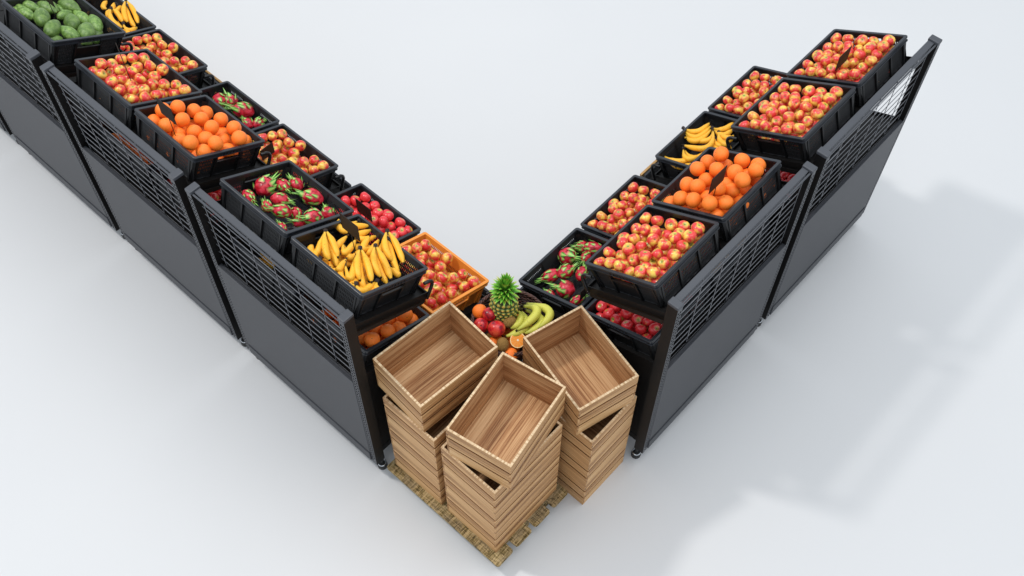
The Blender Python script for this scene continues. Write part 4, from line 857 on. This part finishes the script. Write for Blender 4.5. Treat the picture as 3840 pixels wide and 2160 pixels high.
def single(name, me, p, d, r, label, cat, group=None, roll=0, sc=1):
    o = ob(name, me); o.matrix_world = Matrix.Translation(p) @ rot_to(d, roll) @ Matrix.Scale(sc, 4); tag(o, label, cat, group); return o
single('orange', orgM[0], B['orange'], (-.6, -.5, .3), 0, 'whole orange at the left of the basket, beside the nectarines', 'orange', None, 0, 1.0)
nec = [fruit_lathe('nectarine', sph(16, .95, .06), 22, 1, M_nect, lambda a, t: 1 - .03 * math.exp(-((a - PI) / .25) ** 2), s + 20) for s in range(3)]
single('nectarine', nec[0], B['nect1'], (.5, .2, .7), 0, 'red nectarine touching the pineapple', 'nectarine', 'red nectarines in the basket', 0, .047)
single('nectarine', nec[1], B['nect2'], (-.35, -.35, .8), 0, 'dark red nectarine with a black stem hole at the basket left edge', 'nectarine', 'red nectarines in the basket', 0, .050)
single('nectarine', nec[2], B['nect3'], (.4, .6, .5), 0, 'largest bright red nectarine in the middle of the basket', 'nectarine', 'red nectarines in the basket', 1, .056)
kiw = fruit_lathe('kiwi', [(r, z * 1.25) for r, z in sph(14, 1, .03)], 18, 1, M_kiwi, None, 31)
single('kiwi', kiw, B['kiwi1'], (.75, -.25, .35), 0, 'tilted brown kiwi between the red nectarine and the green bananas', 'kiwi', 'brown kiwis in the basket', 0, .036)
single('kiwi', kiw, B['kiwi2'], (.35, .35, .9), 0, 'upright brown kiwi beside the cut orange', 'kiwi', 'brown kiwis in the basket', 0, .039)
# half orange
hv = Vector(camo.location) - Vector(B['half']); hd = (hv.normalized() + Vector((-.02, -.30, .15))).normalized()
ho = empty('half_orange', Matrix.Translation(B['half']) @ rot_to(hd) @ Matrix.Scale(1.2, 4), 'halved orange showing its flesh, beside the front wooden crate', 'orange')
prof = [(.0415 * math.cos(a), -.0415 * math.sin(a)) for a in [i / 10 * PI / 2 for i in range(11)]]; prof[-1] = (.0005, -.0415)
mb = MB().lathe([(.0410, .0)] + prof, 28); b_ = with_lc(mb.mesh('peel', M_orange, smooth=True, uv=False), [tuple(c / .0415 for c in v) for v in mb.v])
ob('peel', b_, ho)
mb = MB(); mb.face([(.0412 * math.cos(a), .0412 * math.sin(a), .0012) for a in [2 * PI * i / 32 for i in range(32)]]); ob('cut_face', mb.mesh('cut_face', M_flesh), ho)
for nm, lab, sc in (('o2', 'orange low in the basket under the big nectarine', .8), ('o3', 'orange at the near rim of the basket under the cut half', .95), ('o4', 'orange half hidden behind the green bananas', .8)):
    single('orange', orgM[1], B[nm], (.3, -.5, .8), 0, lab, 'orange', None, 0, sc)
single('kiwi', kiw, (B['nect2'][0] - .0, B['nect2'][1] - .085, 1.035), (.6, -.6, .2), 0, 'brown kiwi low at the basket edge beside the left wooden crate', 'kiwi', 'brown kiwis in the basket', 0, .031)
for i, (x, y) in enumerate([(.0, .0), (.1, .02), (-.09, .05), (.02, -.11), (-.06, -.08), (.09, -.09), (.02, .11)]):
    single('orange', orgM[2], (bx + x, by + y, zt + .055), (.3, .2, .8), 0, 'one of the oranges filling the bottom of the basket', 'orange', 'oranges at the bottom of the basket', i, .98)
# green-yellow bananas
f = B['fingers']; bunch(Matrix(), f, 'green-yellow banana bunch curving over the right side of the basket', None, .0275, M_bang)
# pineapple
p0 = Vector(B['pineb']) + Vector((0, 0, -.03)); p1 = Vector(B['pinet']) + Vector((.0, .0, .005)); axv = (p1 - p0).normalized(); hgt = (p1 - p0).length
pn = empty('pineapple', Matrix.Translation(p0) @ rot_to(axv), 'whole pineapple with green and yellow crown, standing in the basket', 'pineapple')
mb = MB(); PRr = .088
def pr(t): return PRr * (max(0, 1 - abs(2 * t - 1) ** 3.2)) ** .45
mb.lathe([(max(.002, pr(i / 16) * .95), hgt * i / 16) for i in range(17)], 24)
for q in range(len(mb.uv)): mb.uv[q] = [(.05, 0)] * len(mb.f[q])
rowsn = 10
for i in range(rowsn):
    t = (i + .6) / rowsn; R = pr(t); nn_ = max(6, int(2 * PI * R / .031)); 
    for j in range(nn_):
        a = 2 * PI * (j + (i % 2) * .5) / nn_; dR = (pr(t + .02) - pr(t - .02)) / (.04 * hgt); nrm = Vector((math.cos(a), math.sin(a), -dR)).normalized()
        c0 = Vector((R * .95 * math.cos(a), R * .95 * math.sin(a), hgt * t)); tx = Vector((-math.sin(a), math.cos(a), 0)); tz = nrm.cross(tx) * -1
        w_, h_ = PI * R / nn_ * 1.02, hgt / rowsn * .62; ring = []; ring2 = []
        for q in range(6):
            an = PI / 6 + q * PI / 3; ring.append(c0 + tx * math.cos(an) * w_ * 1.12 + tz * math.sin(an) * h_); ring2.append(c0 + nrm * .0065 + tx * math.cos(an) * w_ * .68 + tz * math.sin(an) * h_ * .62)
        r3 = [c0 + nrm * .0085 + tx * math.cos(PI / 6 + q * PI / 3) * w_ * .3 + tz * math.sin(PI / 6 + q * PI / 3) * h_ * .28 - tz * .001 for q in range(6)]; tp = c0 + nrm * .012 + Vector((0, 0, .002))
        for q in range(6):
            q2 = (q + 1) % 6
            mb.face([ring[q], ring[q2], ring2[q2], ring2[q]], 0, [(0, 0), (0, 0), (.55, 0), (.55, 0)])
            mb.face([ring2[q], ring2[q2], r3[q2], r3[q]], 0, [(.5, 0), (.5, 0), (.9, 0), (.9, 0)])
            mb.face([r3[q], r3[q2], tp], 0, [(.88, 0), (.88, 0), (1, 0)])
ob('fruit_skin', mb.mesh('pineapple_skin', M_pinb), pn)
mb = MB(); rr = random.Random(8); nl = 96
for i in range(nl):
    t = i / nl; a = i * 2.39996; ang = math.radians(88 - 76 * t ** 1.1) + rr.uniform(-.08, .08)   # from the axis
    ln_ = .078 + .018 * t + rr.uniform(-.010, .012); wd = .0195 - .004 * t; base = Vector((.016 * math.cos(a), .016 * math.sin(a), hgt - .006 + .085 * t))
    out_ = Vector((math.cos(a), math.sin(a), 0)); d = out_ * math.sin(ang) + Vector((0, 0, math.cos(ang))); up_ = (Vector((0, 0, 1)) - d * d.z); up_ = up_.normalized() if up_.length > .05 else out_ * -1
    sd = d.cross(up_).normalized(); rows = []
    for q in range(5):
        u = q / 4; w2 = wd * (1 - u ** 1.7) * (.75 + .6 * u if u < .4 else 1); p = base + d * ln_ * u + up_ * ln_ * (.30 * u - .42 * u * u * (1 if ang > .6 else .2))
        rows.append((p + sd * w2 + up_ * w2 * .35, p, p - sd * w2 + up_ * w2 * .35, u))
    for A_, B_ in zip(rows, rows[1:]):
        mb.face([A_[0], B_[0], B_[1], A_[1]], 0, [(A_[3], 0), (B_[3], 0), (B_[3], .5), (A_[3], .5)]); mb.face([A_[1], B_[1], B_[2], A_[2]], 0, [(A_[3], .5), (B_[3], .5), (B_[3], 1), (A_[3], 1)])
Mc = Matrix.Translation((0, 0, 0))
cr = ob('leaf_crown', mb.mesh('leaf_crown', M_pinl, smooth=False), pn)
# ---------------------------------------------------------------- price cards
TL = {'orangeL': 'black price card on a stick in the left oranges', 'bananaL': 'black price card on a stick in the near banana heap', 'redappleL': 'black price card standing in the all-red apples', 'L2front': 'black price card beside the left orange crate, turned to the front', 'appleL2': 'thin edge-on price card in the left upper apples', 'avo': 'price card stick rising from the avocados at the top edge', 'orangeR': 'black price card on a stick in the right oranges', 'appleR2': 'black price card in the farthest right apples', 'dragR': 'black price card at the near corner of the right dragon fruit crate'}
for nm, x, y, z, hc, ori in BK['tags']:
    r = empty('price_card', Matrix.Translation((x, y, z)), TL[nm], 'price card', 'black price cards on sticks')
    ob('stick', MB().tube([(0, 0, -.07), (0, 0, max(hc, .03))], .0024, 6).mesh('stick', M_card, smooth=True), r)
    isL = y > -.01 and x < 1.2
    ang = {'s': PI / 2 if isL else 0, 'v': 0 if isL else PI / 2, 'e': math.atan2(y + 2.667, x + 1.642)}[ori]
    w_, h_ = (.145, .135) if nm not in ('L2front', 'dragR', 'appleL2') else (.11, .10)
    if nm == 'appleR2': w_, h_ = .14, .125
    bevel(ob('card', MB().box(-w_ / 2, w_ / 2, -.0022, .0022, hc - h_ / 2, hc + h_ / 2).mesh('card', M_card), r, Matrix.Rotation(ang, 4, 'Z')), .001)
for o in (CB, CO): pass
bpy.context.view_layer.update()
